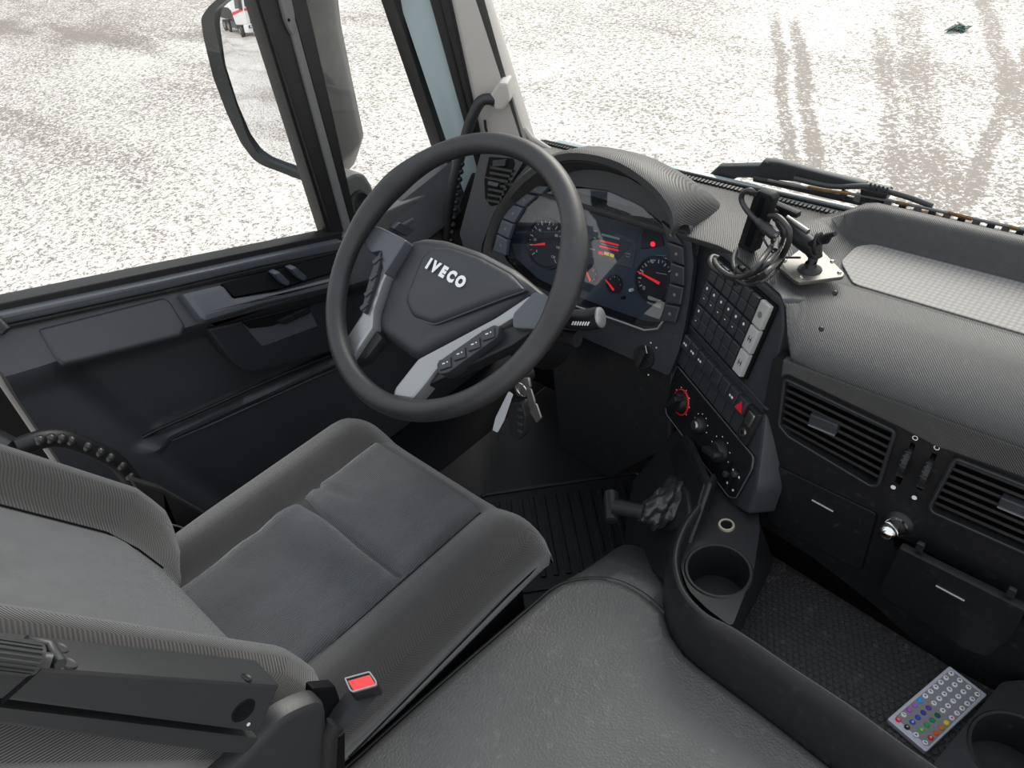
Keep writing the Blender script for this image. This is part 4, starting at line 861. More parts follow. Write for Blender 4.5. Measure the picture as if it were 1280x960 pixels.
# armrest folded up beside the backrest
FA = SX(0.315)
ap = FA.pxs([(351, 856), (324, 917), (-60, 868), (-60, 825)])
p_r0, p_r1 = FA.px(47, 834), FA.px(350, 855)
arm = prism('armrest', FA, rp_(ap, 0.004), -0.044, 0.0, mArm, seat, 0.004, 'grey plastic armrest')
FAf = Fr(FA.p(*p_r1), Vector((-1, 0, 0)), FA.p(*p_r0)-FA.p(*p_r1))            # front face of the armrest
if FAf.z.y < 0: FAf = Fr(FA.p(*p_r1), Vector((1, 0, 0)), FA.p(*p_r0)-FA.p(*p_r1))
for u, v, r_ in ((74, 809, 0.0075), (85, 828, 0.0075), (309, 846, 0.0055)):
    a, b = FAf.px(u, v, 0.001); lathe('bolt_hole', FAf, [(0, 0.0002), (r_*0.75, 0.0002), (r_, 0.0012), (r_*1.1, 0.0)], mBlack, arm, a, b, 20)
a, b = FA.px(305, 889, 0.001); lathe('round_hole', FA, [(0, 0.0002), (0.0105, 0.0002), (0.0120, 0.0012), (0.0132, 0)], mDeep, arm, a, b, 28, 'dark round hole')
a, b = FA.px(311, 906, 0.001); prism('dot_mark', FA, circ(a, b, 0.002, 10), 0, 0.0008, mWhite, arm)
prism('armrest_joint', FA, FA.pxs([(48, 834), (51, 837), (3, 880), (0, 876)]), 0.0, 0.0006, mDeep, arm)
g0 = FAf.P(-20, 815, 0.004); g1 = FAf.P(46, 824, 0.004)
rl = tube('adjuster_wheel', [g0, g1], 0.0115, mArm, arm, 24)
ax_ = (g1-g0).normalized(); u_ = ax_.orthogonal().normalized(); w_ = ax_.cross(u_); g = G()
for k in range(20):
    t = 2*math.pi*k/20; n = u_*math.cos(t)+w_*math.sin(t); tube_g([g0+n*0.0117, g1+n*0.0117-ax_*0.003], 0.0013, 6, False, g)
g.mk('knurling', mArm, rl, 0)
tube('adjuster_pin', [g1, FAf.P(64, 826, 0.006)], 0.006, mArm, arm, 14)
tube('adjuster_bracket', [FAf.P(32, 801, 0.006), FAf.P(62, 806, 0.006), FAf.P(76, 830, 0.006)], 0.0045, mArm, arm, 8)
# side bracket under the armrest and the seat belt buckle
FS = SX(0.300)
prism('armrest_bracket', FS, rp_(FS.pxs([(-60, 872), (0, 878), (322, 918), (303, 940), (260, 936), (0, 902), (-60, 896)]), 0.006), -0.045, 0.006, mArm, seat, 0.004)
prism('side_cover', FS, rp_(FS.pxs([(250, 985), (300, 938), (322, 915), (345, 890), (372, 876), (395, 869), (404, 878), (404, 900), (412, 930), (400, 985)]), 0.012), -0.012, 0.010, mArm, seat, 0.010, 'rounded grey plastic side cover')
prism('recliner_plate', FS, rp_(FS.pxs([(398, 868), (428, 865), (440, 900), (440, 1000), (395, 1000)]), 0.006), -0.025, -0.012, mDeep, seat, 0.004)
a, b = FS.px(404, 938, 0.0); lathe('bolt', FS, [(0, 0.014), (0.004, 0.014), (0.0045, 0.012), (0.006, 0.012), (0.0075, 0.009)], mSteel, seat, a, b, 18, 'steel bolt')
B0, B1 = FS.P(412, 915, 0.01), FS.P(450, 857, 0.01); axb = (B1-B0).normalized(); _n = Vector((0.30, 0.12, 0.93)).normalized(); Fb = Fr(B1, Vector((0.7, 0.7, 0)), _n.cross(Vector((0.7, 0.7, 0))))
hd = rp_(Fb.pxs([(430, 848), (463, 839), (472, 852), (472, 858), (441, 867), (437, 864)], 0.004), 0.003)
bk = prism('belt_buckle', Fb, hd, -0.022, 0.004, mBlack, seat, 0.002, 'black seat belt buckle')
hc = Vector((0, 0, 0)); q_ = [Fb.p(a, b, -0.018) for a, b in inset(hd, 0.0015)]; hc = sum(q_, Vector((0, 0, 0)))/len(q_); dn = FS.P(414, 918, 0.012)-hc
loft_g([q_, [hc+(p-hc)*0.95+dn*0.5 for p in q_], [hc+(p-hc)*0.7+dn for p in q_]]).mk('buckle_body', mBlack, bk, 40)
plate('buckle_frame', Fb, inset(hd, 0.0005), [inset(hd, 0.0022)], 0.003, 0.0065, mSilver, bk)
prism('release_button', Fb, rp_(Fb.pxs([(434, 851), (462, 843), (470, 856), (442, 864)], 0.006), 0.001, 2), 0.002, 0.0060, mRedL, bk, 0.001, 'red button')
tube('buckle_strap', [B1-axb*0.05, B0, B0+Vector((0, -0.03, -0.08))], [0.012, 0.010, 0.010], mBelt, seat, 10)
# base of the seat
for (x0, x1, y0, y1, z0, z1) in ((-0.21, 0.215, -0.58, -0.17, 0.24, 0.325), (-0.18, 0.18, -0.56, -0.20, 0.0, 0.24), (0.200, 0.235, -0.60, -0.14, 0.275, 0.330)):
    box('seat_base', HZ(0), x0, x1, y0, y1, z0, z1, mDeep, seat, 0.02, 0.008)
for i in range(5): box('bellows', HZ(0), -0.20, 0.20, -0.57, -0.18, 0.03+0.04*i, 0.055+0.04*i, mRubber, seat, 0.03, 0.010)
for (u, v) in ((455, 905), (580, 780), (560, 800)):
    q = SX(0.232).P(u, v); box('rail_clip', Fr(q, (0, 1, 0), (0, 0, 1)), -0.02, 0.02, -0.012, 0.012, 0, 0.008, mBlack, seat)

# ================================================================== ENGINE COVER
EZ = 0.36
def on(z): return HZ(z)
lip = [(330, 1045), (430, 960), (520, 880), (600, 811), (660, 760), (690, 735), (712, 725), (745, 721), (775, 726), (805, 742), (832, 766)]
lw = [Vector(p) for p in HZ(EZ).pxs(lip)]
lw = [tuple(p) for p in cat(lw, 4)]
foot = [tuple(p) for p in HZ(EZ).pxs([(840, 793), (856, 816), (874, 832), (893, 846), (945, 884), (1000, 926), (1060, 974), (1130, 1028), (1240, 1108)])]
outl = [(0.256, -1.02)]+[p for p in lw[2:] if p[1] > -0.62]+foot+[(1.25, foot[-1][1]), (1.25, -1.02)]
ec = empty('engine_cover', (0.7, -0.5, 0.0), 'grey leather-grained vinyl engine tunnel cover right of the driver seat', 'engine cover')
rc_ = rp_(outl, 0.0)
prism('cover_top', HZ(0), rc_, 0.05, EZ+0.004, mVinyl, ec, 0.016, steps=4)
prism('cover_flange', HZ(0), inset(rc_, -0.018), 0.0, EZ-0.022, mVinyl, ec, 0.012)
tube('cover_piping', [(a, b, EZ-0.010) for a, b in inset(rc_, -0.004)[1:len(lw)]], 0.0035, mBlack, ec, 8)
# flared foot that runs down to the lever console
top = [HZ(EZ-0.006).P(u, v) for u, v in cat([(640, 776), (690, 736), (712, 726), (745, 722), (775, 727), (805, 743), (838, 772)], 3)]
mid = [HZ(0.335).P(u, v) for u, v in cat([(648, 775), (700, 732), (725, 716), (755, 706), (795, 712), (822, 728), (846, 756)], 3)]
bot = [HZ(0.30).P(u, v) for u, v in cat([(660, 776), (710, 730), (742, 706), (780, 681), (812, 690), (838, 712), (858, 742)], 3)]
low = [Vector((p.x, p.y+0.01, 0.02)) for p in bot]
sheet('cover_foot', [top, mid, bot, low], (0, -0.01, -0.01), mVinyl, ec, 'smooth flared foot', 70)

# ================================================================== GEAR SELECTOR
_p = HZ(0.460).P(872, 628); _b = Vector((0.285, 0.245, 0.428)); _l = HZ(0.37).P(836, 738); _n = (_b-_p).cross(_l-_p).normalized()
if _n.x > 0: _n = -_n
FG = Fr(_p, (_p-_b), _n.cross(_p-_b))
gl = empty('gear_lever', FG.p(0, -0.15, -0.05), 'black gear selector with leather boot on a console below the climate knobs', 'gear lever')
prism('lever_console', FG, rp_(FG.pxs([(848, 533), (862, 548), (886, 603), (876, 632), (852, 700), (838, 735), (810, 712), (778, 686), (783, 640), (790, 600), (836, 545)]), 0.006), -0.006, 0.0, mBlack, gl, 0.006)
prism('lever_plate', FG, rp_(FG.pxs([(836, 566), (850, 548), (880, 604), (870, 636), (856, 652)], 0.003), 0.004), 0.0, 0.003, mFascia, gl, 0.002)
bp_ = prism('boot_frame', FG, rp_(FG.pxs([(816, 590), (846, 594), (860, 612), (864, 640), (856, 662), (824, 664), (800, 640)], 0.006), 0.008), 0.0, 0.010, mBlack, gl, 0.004)
c0_ = FG.P(836, 628, 0.008); c1_ = FG.P(800, 640, 0.060); secs = []
nb = 36
for k in range(13):
    t = k/12; c = c0_.lerp(c1_, t); r0 = 0.034*(1-t)**0.8+0.013; ring = []
    for i in range(nb):
        a = 2*math.pi*i/nb; w = 1+0.14*math.sin(5*a+t*5+math.sin(3*a))*math.sin(math.pi*min(1, t*1.1))+0.07*math.sin(9*a-t*9)
        w2 = 1+0.10*math.sin(t*16+2*a)
        q = FG.x*math.cos(a)*1.0+FG.y*math.sin(a); ring.append(c+q*r0*w*w2)
    secs.append(ring)
mBoot = mat('boot leather', (0.030, 0.030, 0.031), 0.25, tex='grain', scale=400, bump=0.2)
loft_g(secs).mk('boot', mBoot, gl, 60, 'creased black leather boot')
h0, h1 = FG.P(806, 640, 0.055), FG.P(768, 633, 0.095)
tube('lever_shaft', [h0, h0.lerp(h1, .3), h0.lerp(h1, .7), h1], [0.013, 0.0125, 0.0135, 0.014], mBlack, gl, 18)
k0, k1 = FG.P(764, 616, 0.098), FG.P(765, 651, 0.090)
tube('lever_grip', [k0-(k1-k0)*0.05, k0, k0.lerp(k1, .25), k0.lerp(k1, .6), k1, k1+(k1-k0)*0.04], [0.007, 0.0125, 0.0145, 0.0135, 0.0125, 0.008], mBlack, gl, 20)

# ================================================================== CENTRE STORAGE TRAY
cs = empty('centre_console', (0.62, 0.05, 0.27), 'black storage tray with cup holders at the foot of the dashboard', 'console')
rim_px = [(890, 592), (886, 600), (875, 626), (855, 654), (843, 686), (843, 713), (853, 741), (879, 769), (911, 786), (938, 803), (986, 836), (1060, 885), (1130, 936), (1200, 985), (1300, 1055)]
base_px = [(884, 612), (878, 625), (858, 660), (840, 695), (829, 735), (831, 768), (840, 795), (856, 818), (874, 834), (893, 849), (945, 888), (1000, 930), (1050, 968), (1130, 1030), (1240, 1110)]
rim = [HZ(0.465).P(u, v) for u, v in cat(rim_px, 4)]; bas = [HZ(0.358).P(u, v) for u, v in cat(base_px, 4)]
rows = []
for i, (r_, b_) in enumerate(zip(rim, bas)):
    t = (rim[min(i+1, len(rim)-1)]-rim[max(i-1, 0)]).normalized(); n = Vector((t.y, -t.x, 0))
    if n.dot(b_-r_) < 0: n = -n
    rows.append([r_-n*0.010-Vector((0, 0, 0.17)), r_-n*0.009-Vector((0, 0, 0.006)), r_-n*0.006, r_-n*0.002+Vector((0, 0, 0.001)), r_+n*0.002-Vector((0, 0, 0.003)), r_.lerp(b_, 0.25)+n*0.006, r_.lerp(b_, 0.6)+n*0.004, b_, b_-Vector((0, 0, 0.08))])
sheet('tray_wall', rows, (0.0, 0.002, -0.004), mBlack, cs, None, 60)
HD = HZ(0.425)
dk = rp_(HD.pxs([(893, 598), (884, 628), (864, 654), (851, 688), (851, 712), (861, 738), (884, 761), (915, 784), (942, 714), (950, 662), (946, 618), (930, 590)]), 0.01)
ca, cb_ = HD.px(898, 713); r_c = abs(HD.px(938, 713)[0]-HD.px(858, 713)[0])/2*1.02; r_c = 0.0455
hole = circ(ca, cb_, r_c, 40)
plate('cup_deck', HD, dk, [hole], -0.11, 0.0, mBlack, cs)
lathe('cup_holder', HD, [(r_c-0.002, -0.07), (r_c-0.001, -0.004), (r_c+0.0005, 0.0015), (r_c+0.004, 0.002), (r_c+0.006, 0.0)], mBlack, cs, ca, cb_, 56)
prism('cup_floor', HD, circ(ca, cb_, r_c+0.002, 40), -0.075, -0.070, mRubber, cs)
a, b = HD.px(908, 657); lathe('socket_ring', HD, [(0.0095, 0.0), (0.0095, 0.003), (0.0125, 0.003), (0.0135, 0.0)], mat('brass ring', (0.75, 0.66, 0.52), 0.3, 0.8), cs, a, b, 36, 'pale brass ring of the lighter socket')
prism('socket_hole', HD, circ(a, b, 0.0098, 28), 0.0, 0.001, mDeep, cs)
HTf = HZ(0.30)
tr = rp_(HTf.pxs([(960, 690), (1187, 832), (1250, 866), (1170, 975), (1080, 960), (900, 830), (905, 780)]), 0.006)
prism('tray_floor', HTf, tr, -0.01, 0.0, mHexD, cs, 0.002, 'honeycomb patterned black rubber floor')
# raised honeycomb cells where they can be told apart
g = G(); pol = tr
def inside(x, y, P_):
    c = False; n = len(P_)
    for i in range(n):
        x1, y1 = P_[i]; x2, y2 = P_[i-1]
        if (y1 > y) != (y2 > y) and x < (x2-x1)*(y-y1)/(y2-y1)+x1: c = not c
    return c
pi_ = inset(pol, 0.006); px_ = 0.0105
for i in range(60):
    for j in range(50):
        x = 0.44+i*px_+(0.5*px_ if j % 2 else 0); y = -0.16+j*px_*0.866
        if inside(x, y, pi_): prism_g(HTf, circ(x, y, 0.0046, 6), 0, 0.0011, 0.0004, g, 1)
o = g.mk('honeycomb', mat('tray cell', (0.022, 0.021, 0.021), 0.42, dust=0.3), cs, 20); o['kind'] = 'stuff'
# side wall between deck and tray, back wall below the drawers, right-hand deck with second cup holder
pw = [HD.P(950, 655), HD.P(942, 714), HD.P(915, 784)]; pz = [HTf.P(968, 702), HTf.P(950, 742), HTf.P(922, 792)]
sheet('deck_side', [pw, pz], (-0.003, 0, -0.002), mBlack, cs)
box('tray_back', Fr((0, 0.232, 0.30), (1, 0, 0), (0, 0.1, 1)), 0.45, 1.2, -0.05, 0.08, -0.01, 0.0, mDeep, cs)
HR = HZ(0.345)
c2a, c2b = HR.px(1272, 942)
rdk = rp_(HR.pxs([(1236, 872), (1165, 956), (1190, 985), (1300, 1060), (1420, 1060), (1450, 880), (1280, 850), (1252, 852)]), 0.008)
plate('cup_deck', HR, rdk, [circ(c2a, c2b, 0.053, 40)], -0.08, 0.0, mBlack, cs)
lathe('cup_holder', HR, [(0.051, -0.07), (0.052, -0.004), (0.0535, 0.0015), (0.057, 0.002), (0.059, 0.0)], mBlack, cs, c2a, c2b, 56)
prism('cup_floor', HR, circ(c2a, c2b, 0.055, 40), -0.075, -0.070, mRubber, cs)

# ================================================================== REMOTE CONTROL
HM = HZ(0.311)
X4 = lambda x, y: (1000+x/3.693, 700+y/3.693)
rmc = empty('remote_control', HM.P(1170, 886)-Vector((0, 0, 0.006)), 'small silver remote control with four rows of coloured and white round buttons in the tray', 'remote control')
bodyp = rp_(HM.pxs([X4(402, 733), X4(690, 487), X4(866, 622), X4(582, 887)]), 0.003)
prism('remote_body', HM, bodyp, -0.009, 0.0, mat('remote silver', (0.50, 0.50, 0.56), 0.4, 0.2), rmc, 0.0015)
g0 = (453, 738); g10 = (697, 525); r0_ = (577, 845); r10 = (818, 622)
prism('key_field', HM, rp_(HM.pxs([X4(440, 725), X4(695, 508), X4(838, 620), X4(592, 862)]), 0.003), 0.0, 0.0006, mat('remote grey', (0.20, 0.20, 0.21), 0.5), rmc)
CM = {}
def cm(n, c):
    if n not in CM: CM[n] = mat('key '+n, c, 0.45)
    return CM[n]
wht = ('white', (0.72, 0.72, 0.74))
table = {(0, 0): ('red', (0.75, 0.01, 0.05)), (0, 2): ('magenta', (0.42, 0.08, 0.50)), (0, 3): ('violet', (0.28, 0.12, 0.48)), (0, 4): ('sky', (0.01, 0.33, 0.80)),
         (1, 0): ('black', (0.01, 0.01, 0.01)), (1, 1): ('blue', (0.02, 0.08, 0.50)), (1, 2): ('blue2', (0.03, 0.06, 0.42)), (1, 3): ('indigo', (0.04, 0.03, 0.28)), (1, 4): ('purple', (0.12, 0.04, 0.25)),
         (2, 1): ('green', (0.10, 0.40, 0.04)), (2, 2): ('green2', (0.02, 0.28, 0.06)), (2, 3): ('green3', (0.01, 0.20, 0.07)), (2, 4): ('darkgreen', (0.01, 0.08, 0.04)),
         (3, 1): ('crimson', (0.62, 0.01, 0.02)), (3, 2): ('scarlet', (0.75, 0.08, 0.01)), (3, 3): ('orange', (0.62, 0.16, 0.01)), (3, 4): ('yellow', (0.80, 0.58, 0.0))}
cor = [Vector(HM.px(*X4(*q))) for q in (g0, g10, r0_, r10)]
rowd = (cor[1]-cor[0]).normalized(); rang = math.degrees(math.atan2(rowd.y, rowd.x))
for r_ in range(4):
    for c in range(11):
        s, t = r_/3, c/10; q = cor[0]*(1-s)*(1-t)+cor[1]*(1-s)*t+cor[2]*s*(1-t)+cor[3]*s*t; nm, cl_ = table.get((r_, c), wht)
        k = prism('button', HM, [(q.x+0.0038*math.cos(2*math.pi*i/16), q.y+0.0038*math.sin(2*math.pi*i/16)) for i in range(16)], 0.0004, 0.0022, cm(nm, cl_), rmc, 0.0008, steps=1, label=(nm.rstrip('23')+' button') if nm != 'white' else None)
        F2 = HM.rot(q.x, q.y, rang-90)
        if (r_, c) == (0, 0): text('symbol', F2, 'O', 0, 0, 0.0048, 0.0022, mWhite, k)
        elif (r_, c) in ((3, 1), (2, 1), (1, 1), (0, 1)): text('symbol', F2, {3: 'R', 2: 'G', 1: 'B', 0: 'W'}[r_], 0, 0, 0.0045, 0.0022, mWhite if r_ else mDarkPrint, k)
        elif (r_, c) == (1, 0): text('symbol', F2, '+', 0, 0, 0.006, 0.0022, mWhite, k)
        elif nm == 'white': prism('symbol', F2, [(-0.0018, -0.0012), (0.0018, -0.0012), (0, 0.0020)] if (r_+c) % 3 else rect(-0.0017, 0.0017, -0.0008, 0.0008), 0.0022, 0.0024, mDarkPrint if not (r_ == 3 and c in (5, 6)) else mRed, k)

# ================================================================== KEYS
FKy = Fr(ig+Vector((0, -0.03, 0)), (1, 0, 0), (0, 0.2, 1))
ky = empty('key_bunch', FKy.P(650, 540), 'bunch of keys with black fob and white tag hanging from the ignition lock', 'keys')
def ringp(u, v, r_, F, c=0): a, b = F.px(u, v, c); return [F.p(a+r_*math.cos(2*math.pi*i/24), b+r_*math.sin(2*math.pi*i/24)*1.1, c+0.004*math.sin(2*math.pi*i/24)) for i in range(24)]
tube('key_ring', ringp(652, 487, 0.012, FKy), 0.0013, mChrome, ky, 8, True)
ign = FKy.pxs([(644, 473), (658, 473), (661, 486), (655, 497), (645, 497), (641, 485)]); prism('ignition_key', FKy, rp_(ign, 0.004), -0.008, -0.003, mSteel, ky, 0.001)
prism('key_fob', FKy, rp_(FKy.pxs([(640, 500), (656, 500), (661, 520), (659, 542), (650, 550), (641, 543), (637, 520)]), 0.006), -0.006, 0.008, mBlack, ky, 0.004)
for i in range(4): a, b = FKy.px(650, 512+9*i, .008); prism('fob_button', FKy, circ(a, b, 0.0048, 14, 0.7), 0.008, 0.0095, mKey, ky, 0.001)
prism('key_tag', FKy, rp_(FKy.pxs([(642, 486), (647, 490), (636, 522), (628, 537), (622, 534), (626, 518)]), 0.002), 0.010, 0.0125, mat('tag white', (0.62, 0.64, 0.70), 0.4), ky, 0.0006, 'white tag')
for q in ([(659, 483), (665, 486), (670, 502), (668, 512), (662, 508)], [(664, 500), (672, 505), (678, 522), (672, 528), (664, 515)]): prism('spare_key', FKy, rp_(FKy.pxs(q), 0.002), 0.0, 0.003, mSteel, ky, 0.0008)

# ================================================================== PHONE MOUNT AND CABLE
mb = HZ(0.748).P(1018, 332)
FM2 = Fr(mb, Vector((1, -0.35, 0)), Vector((0, -0.15, 1)))
mnt = empty('phone_mount', mb, 'black phone bracket on a ball arm screwed to the dash top', 'phone mount')
HP = HZ(0.750)
prism('mount_base', HP, rp_(HP.pxs([(972, 334), (1010, 304), (1020, 306), (1056, 343), (1053, 347), (999, 354), (994, 352)]), 0.004), -0.004, 0.0015, mMetalPlate, mnt, 0.001, 'scuffed metal base plate')
for u, v in ((1001, 348), (1049, 342), (1040, 328), (981, 327)):
    a, b = HP.px(u, v); lathe('screw', HP, [(0, 0.0045), (0.0022, 0.004), (0.0036, 0.0015)], mSteel, mnt, a, b, 14)
P2 = lambda u, v, c=0.0: FM2.P(u, v, c)
b0_ = P2(1014, 333, 0.0); b1_ = P2(1018, 318, 0.0)
lathe('ball_foot', Fr(HP.P(1012, 338), (1, 0, 0), (0, 1, 0)), [(0.019, 0), (0.018, 0.003), (0.010, 0.008), (0.008, 0.014)], mBlack, mnt, 0, 0, 28)
tube('ball_post', [HP.P(1012, 338), b1_], 0.0075, mBlack, mnt, 14)
tube('mount_arm', [P2(1020, 322), P2(1017, 311), P2(1003, 300), P2(988, 286), P2(978, 276), P2(974, 272)], [0.010, 0.0145, 0.0150, 0.0145, 0.013, 0.009], mBlack, mnt, 20)
tube('mount_arm', [P2(984, 272, 0.012), P2(1010, 290, 0.012)], 0.0045, mSteel, mnt, 10, label='worn steel rail')
wk = tube('wing_screw', [P2(1012, 306, 0.004), P2(1026, 300, 0.004)], 0.006, mBlack, mnt, 12)
a, b = FM2.px(1022, 304); Fw = Fr(FM2.p(a, b, 0.0), FM2.x*0.35+FM2.z*0.9, FM2.y)
tube('knob_ring', [Fw.p(0.013*math.cos(t*math.pi/12), 0.016*math.sin(t*math.pi/12)) for t in range(24)], 0.0035, mBlack, wk, 8, True)
tube('wing', [P2(1024, 302), P2(1034, 295), P2(1044, 292)], [0.0045, 0.005, 0.0035], mBlack, wk, 10)
tube('wing', [P2(1024, 304), P2(1034, 302), P2(1038, 297)], [0.003, 0.0035, 0.0025], mBlack, wk, 8)
prism('cross_bracket', FM2, rp_(FM2.pxs([(966, 252), (980, 258), (998, 266), (997, 272), (985, 268), (982, 276), (974, 276), (976, 264), (964, 259)]), 0.001), -0.006, 0.004, mBlack, mnt, 0.002)
pp = prism('phone_plate', FM2, rp_(FM2.pxs([(947, 238), (963, 244), (967, 249), (943, 315), (934, 317), (921, 307), (923, 302), (942, 243)], 0.055), 0.004), 0.043, 0.055, mBlack, mnt, 0.003)
prism('plate_slot', FM2, rp_(FM2.pxs([(951, 246), (957, 249), (937, 310), (930, 305)], 0.055), 0.002), 0.055, 0.0556, mDeep, pp)
tube('plate_stem', [P2(962, 262, 0.04), P2(972, 268, 0.0)], 0.006, mBlack, mnt, 12)
a, b = FM2.px(949, 252, .055); prism('symbol', FM2, circ(a, b, 0.003, 14), 0.055, 0.0555, mKey, pp)

cab = empty('charging_cable', P2(930, 350, 0.03), 'black coiled charging cable tied beside the phone bracket', 'cable')
def cable(l, r=0.0043, c=None, n=5):
    pts = [P2(q[0], q[1], q[2]+0.035+0.085*sst(q[1], 290, 340)*(q[0] < 965)) for q in [q if len(q) == 3 else (*q, 0.03) for q in l]]; return tube('cable', cat(pts, n), r, mCover, cab, 10)
cable([(944, 243, .022), (938, 238, .03), (929, 241, .034), (927, 250, .036), (933, 262, .038), (944, 274, .038), (952, 281, .038)])
tube('plug', [P2(947, 276, .073), P2(954, 282, .073), P2(955, 283, .073), P2(970, 295, .073)], [0.0060, 0.0065, 0.0085, 0.0085], mCover, cab, 16)
a, b = FM2.px(969, 294, .038)
pv = (P2(970, 295, .073)-P2(955, 283, .073)).normalized(); Fp = Fr(P2(970, 295, .073), pv.orthogonal(), pv.cross(pv.orthogonal()))
if Fp.z.dot(pv) < 0: Fp = Fr(Fp.o, Fp.y, Fp.x)
lathe('plug_tip', Fp, [(0, 0.002), (0.003, 0.002), (0.0034, 0.0006), (0.0062, 0.0006), (0.007, -0.002)], mSteel, cab, 0, 0, 20)
cable([(962, 270, .022), (972, 271, .024), (981, 279, .028), (987, 291, .032), (984, 308, .034), (974, 324, .036), (961, 338, .036), (945, 350, .034), (930, 354, .034), (916, 348, .038), (903, 342, .04), (892, 335, .042), (888, 327, .042), (891, 321, .040), (898, 323, .03)], 0.0045)
cable([(968, 273, .016), (976, 280, .018), (979, 292, .02), (974, 310, .024), (962, 326, .028), (950, 337, .030), (934, 343, .030), (920, 338, .030), (917, 326, .028), (920, 314, .022)], 0.0042)
cable([(970, 300, .026), (966, 306, .034), (955, 321, .04), (943, 337, .042), (930, 346, .042), (914, 345, .044), (902, 338, .046), (895, 330, .046), (893, 325, .046)], 0.0040)
cable([(920, 348, .045), (935, 356, .04), (955, 350, .036), (968, 340, .03), (980, 322, .022)], 0.0030)
cable([(946, 300, .012), (950, 290, .006), (948, 284, .004), (958, 305, .0), (972, 320, -.004), (1000, 322, -.004)], 0.0018)
tube('cable_tie', [P2(921, 344, .155)+FM2.x*0.012*math.cos(t*math.pi/8)*0.6+FM2.y*0.016*math.sin(t*math.pi/8)+FM2.z*0.010*math.cos(t*math.pi/8) for t in range(16)], 0.0016, mBlack, cab, 6, True)
box('tie_head', Fr(P2(928, 336, .15), FM2.x, FM2.y), -0.004, 0.004, -0.003, 0.003, -0.003, 0.003, mBlack, cab, .001, .0008)
tube('cable_joint', [P2(966, 303, .085), P2(972, 299, .075), P2(969, 312, .09)], [0.005, 0.006, 0.004], mSteel, cab, 8)

# ================================================================== GRAB HANDLES AND BELT
hd_ = empty('grab_handle', FPL.P(590, 200, 0.03), 'black curved grab handle hanging from a beige bracket on the windscreen pillar', 'grab handle')
prism('handle_bracket', FPL, rp_(FPL.pxs([(612, 119), (624, 103), (634, 104), (638, 126), (628, 138), (618, 138)], 0.05), 0.004), 0.0, 0.050, mBeige, hd_, 0.006, 'beige bracket')
hp = [(622, 128, .03), (612, 124, .045), (602, 126, .052), (594, 138, .055), (586, 158, .055), (578, 185, .055), (570, 215, .055), (563, 245, .055), (559, 272, .052), (558, 300, .045)]
tube('handle_bar', cat([FPL.P(*q) for q in hp], 5), 0.0125, mArm, hd_, 16)
g = G()
for i in range(11):
    t = i/10; u = 577-13*t; v = 205+95*t; q = FPL.P(u, v, 0.058); g = lathe_g(Fr(q, FPL.x, FPL.y), [(0, 0.008), (0.005, 0.006), (0.0078, 0.0), (0.005, -0.006), (0, -0.008)], 0, 0, 12, g)
g.mk('grip_beads', mBlack, hd_, 60)
h2 = tag(tube('trim_strip', [FPL.P(606, 150, .014), FPL.P(607, 160, .014), FPL.P(612, 176, .014)], 0.003, mRubber), 'thin black slot strip on the beige windscreen pillar behind the handle', 'trim strip')
corner = prism('trim_5', FPL, rp_(FPL.pxs([(590, 215), (612, 222), (606, 300), (602, 345), (575, 330), (560, 320), (566, 280), (580, 240)], 0.0), 0.008), -0.06, 0.006, mBlack, None, 0.006); struct(corner, 'black corner panel at the foot of the windscreen pillar')

FRH = SX(-0.45)
rh = empty('grab_handle', FRH.P(110, 570), 'black ribbed grab handle behind the backrest near the door opening', 'grab handle')
rpt = cat([FRH.P(u, v) for u, v in ((20, 560), (48, 550), (75, 548), (100, 555), (130, 568), (150, 582), (168, 606))], 4)
tube('handle_bar', rpt, 0.016, mBlack, rh, 14)
g = G()
for i in range(9):
    k = int(4+i*2.3); q = rpt[min(k, len(rpt)-1)]+Vector((0.012, 0, 0.006)); g = lathe_g(Fr(q, (0, 1, 0), (0, 0, 1)), [(0, 0.010), (0.007, 0.007), (0.010, 0.0), (0.006, -0.006), (0, -0.008)], 0, 0, 12, g)
g.mk('grip_beads', mBoot, rh, 60)
tube('handle_foot', [rpt[0], rpt[0]+Vector((-0.10, -0.02, 0.0)), rpt[0]+Vector((-0.155, -0.03, 0.0))], 0.015, mBlack, rh, 12)
FBt = SX(-0.33)
bt = empty('seat_belt', FBt.P(230, 680), 'black belt webbing and stalk between seat and door', 'seat belt')
prism('belt_stalk', FBt, rp_(FBt.pxs([(165, 600), (205, 612), (262, 645), (258, 662), (215, 720)])+[(-0.36, 0.0), (-0.50, 0.0)], 0.006), -0.02, 0.0, mBelt, bt, 0.004)
tube('belt_edge', cat([FBt.P(u, v, 0.004) for u, v in ((200, 654), (215, 656), (232, 662), (246, 676))], 4), 0.0018, mGrey, bt, 6)
tube('belt_edge', cat([FBt.P(u, v, 0.004) for u, v in ((246, 660), (252, 655), (262, 654), (266, 660))], 4), 0.0016, mGrey, bt, 6)
tube('webbing', cat([FBt.P(u, v, 0.006) for u, v in ((196, 668), (215, 672), (240, 684), (225, 704))], 4), 0.012, mBelt, bt, 10, flat=0.2, up=(1, 0, 0))

# ================================================================== FLOOR MAT
fm = empty('floor_mat', (0.05, 0.22, 0.0), 'black ribbed rubber floor mat in the footwell', 'floor mat')
box('mat_base', HZ(0), -0.36, 0.30, -0.10, 0.60, 0.0, 0.008, mRubber, fm, 0.03, 0.003)
Fz = HZ(0.008).rot(0.03, 0.2, -42)
for i in range(12):
    for s in (0,): prism('mat_rib', Fz, rect(-0.12, 0.12, -0.165+0.028*i, -0.153+0.028*i, 0.002), 0, 0.006, mBlack, fm, 0.002)
tube('mat_border', [Fz.p(a, b, 0.002) for a, b in rect(-0.15, 0.15, -0.20, 0.20, 0.02)], 0.005, mBlack, fm, 6, True)

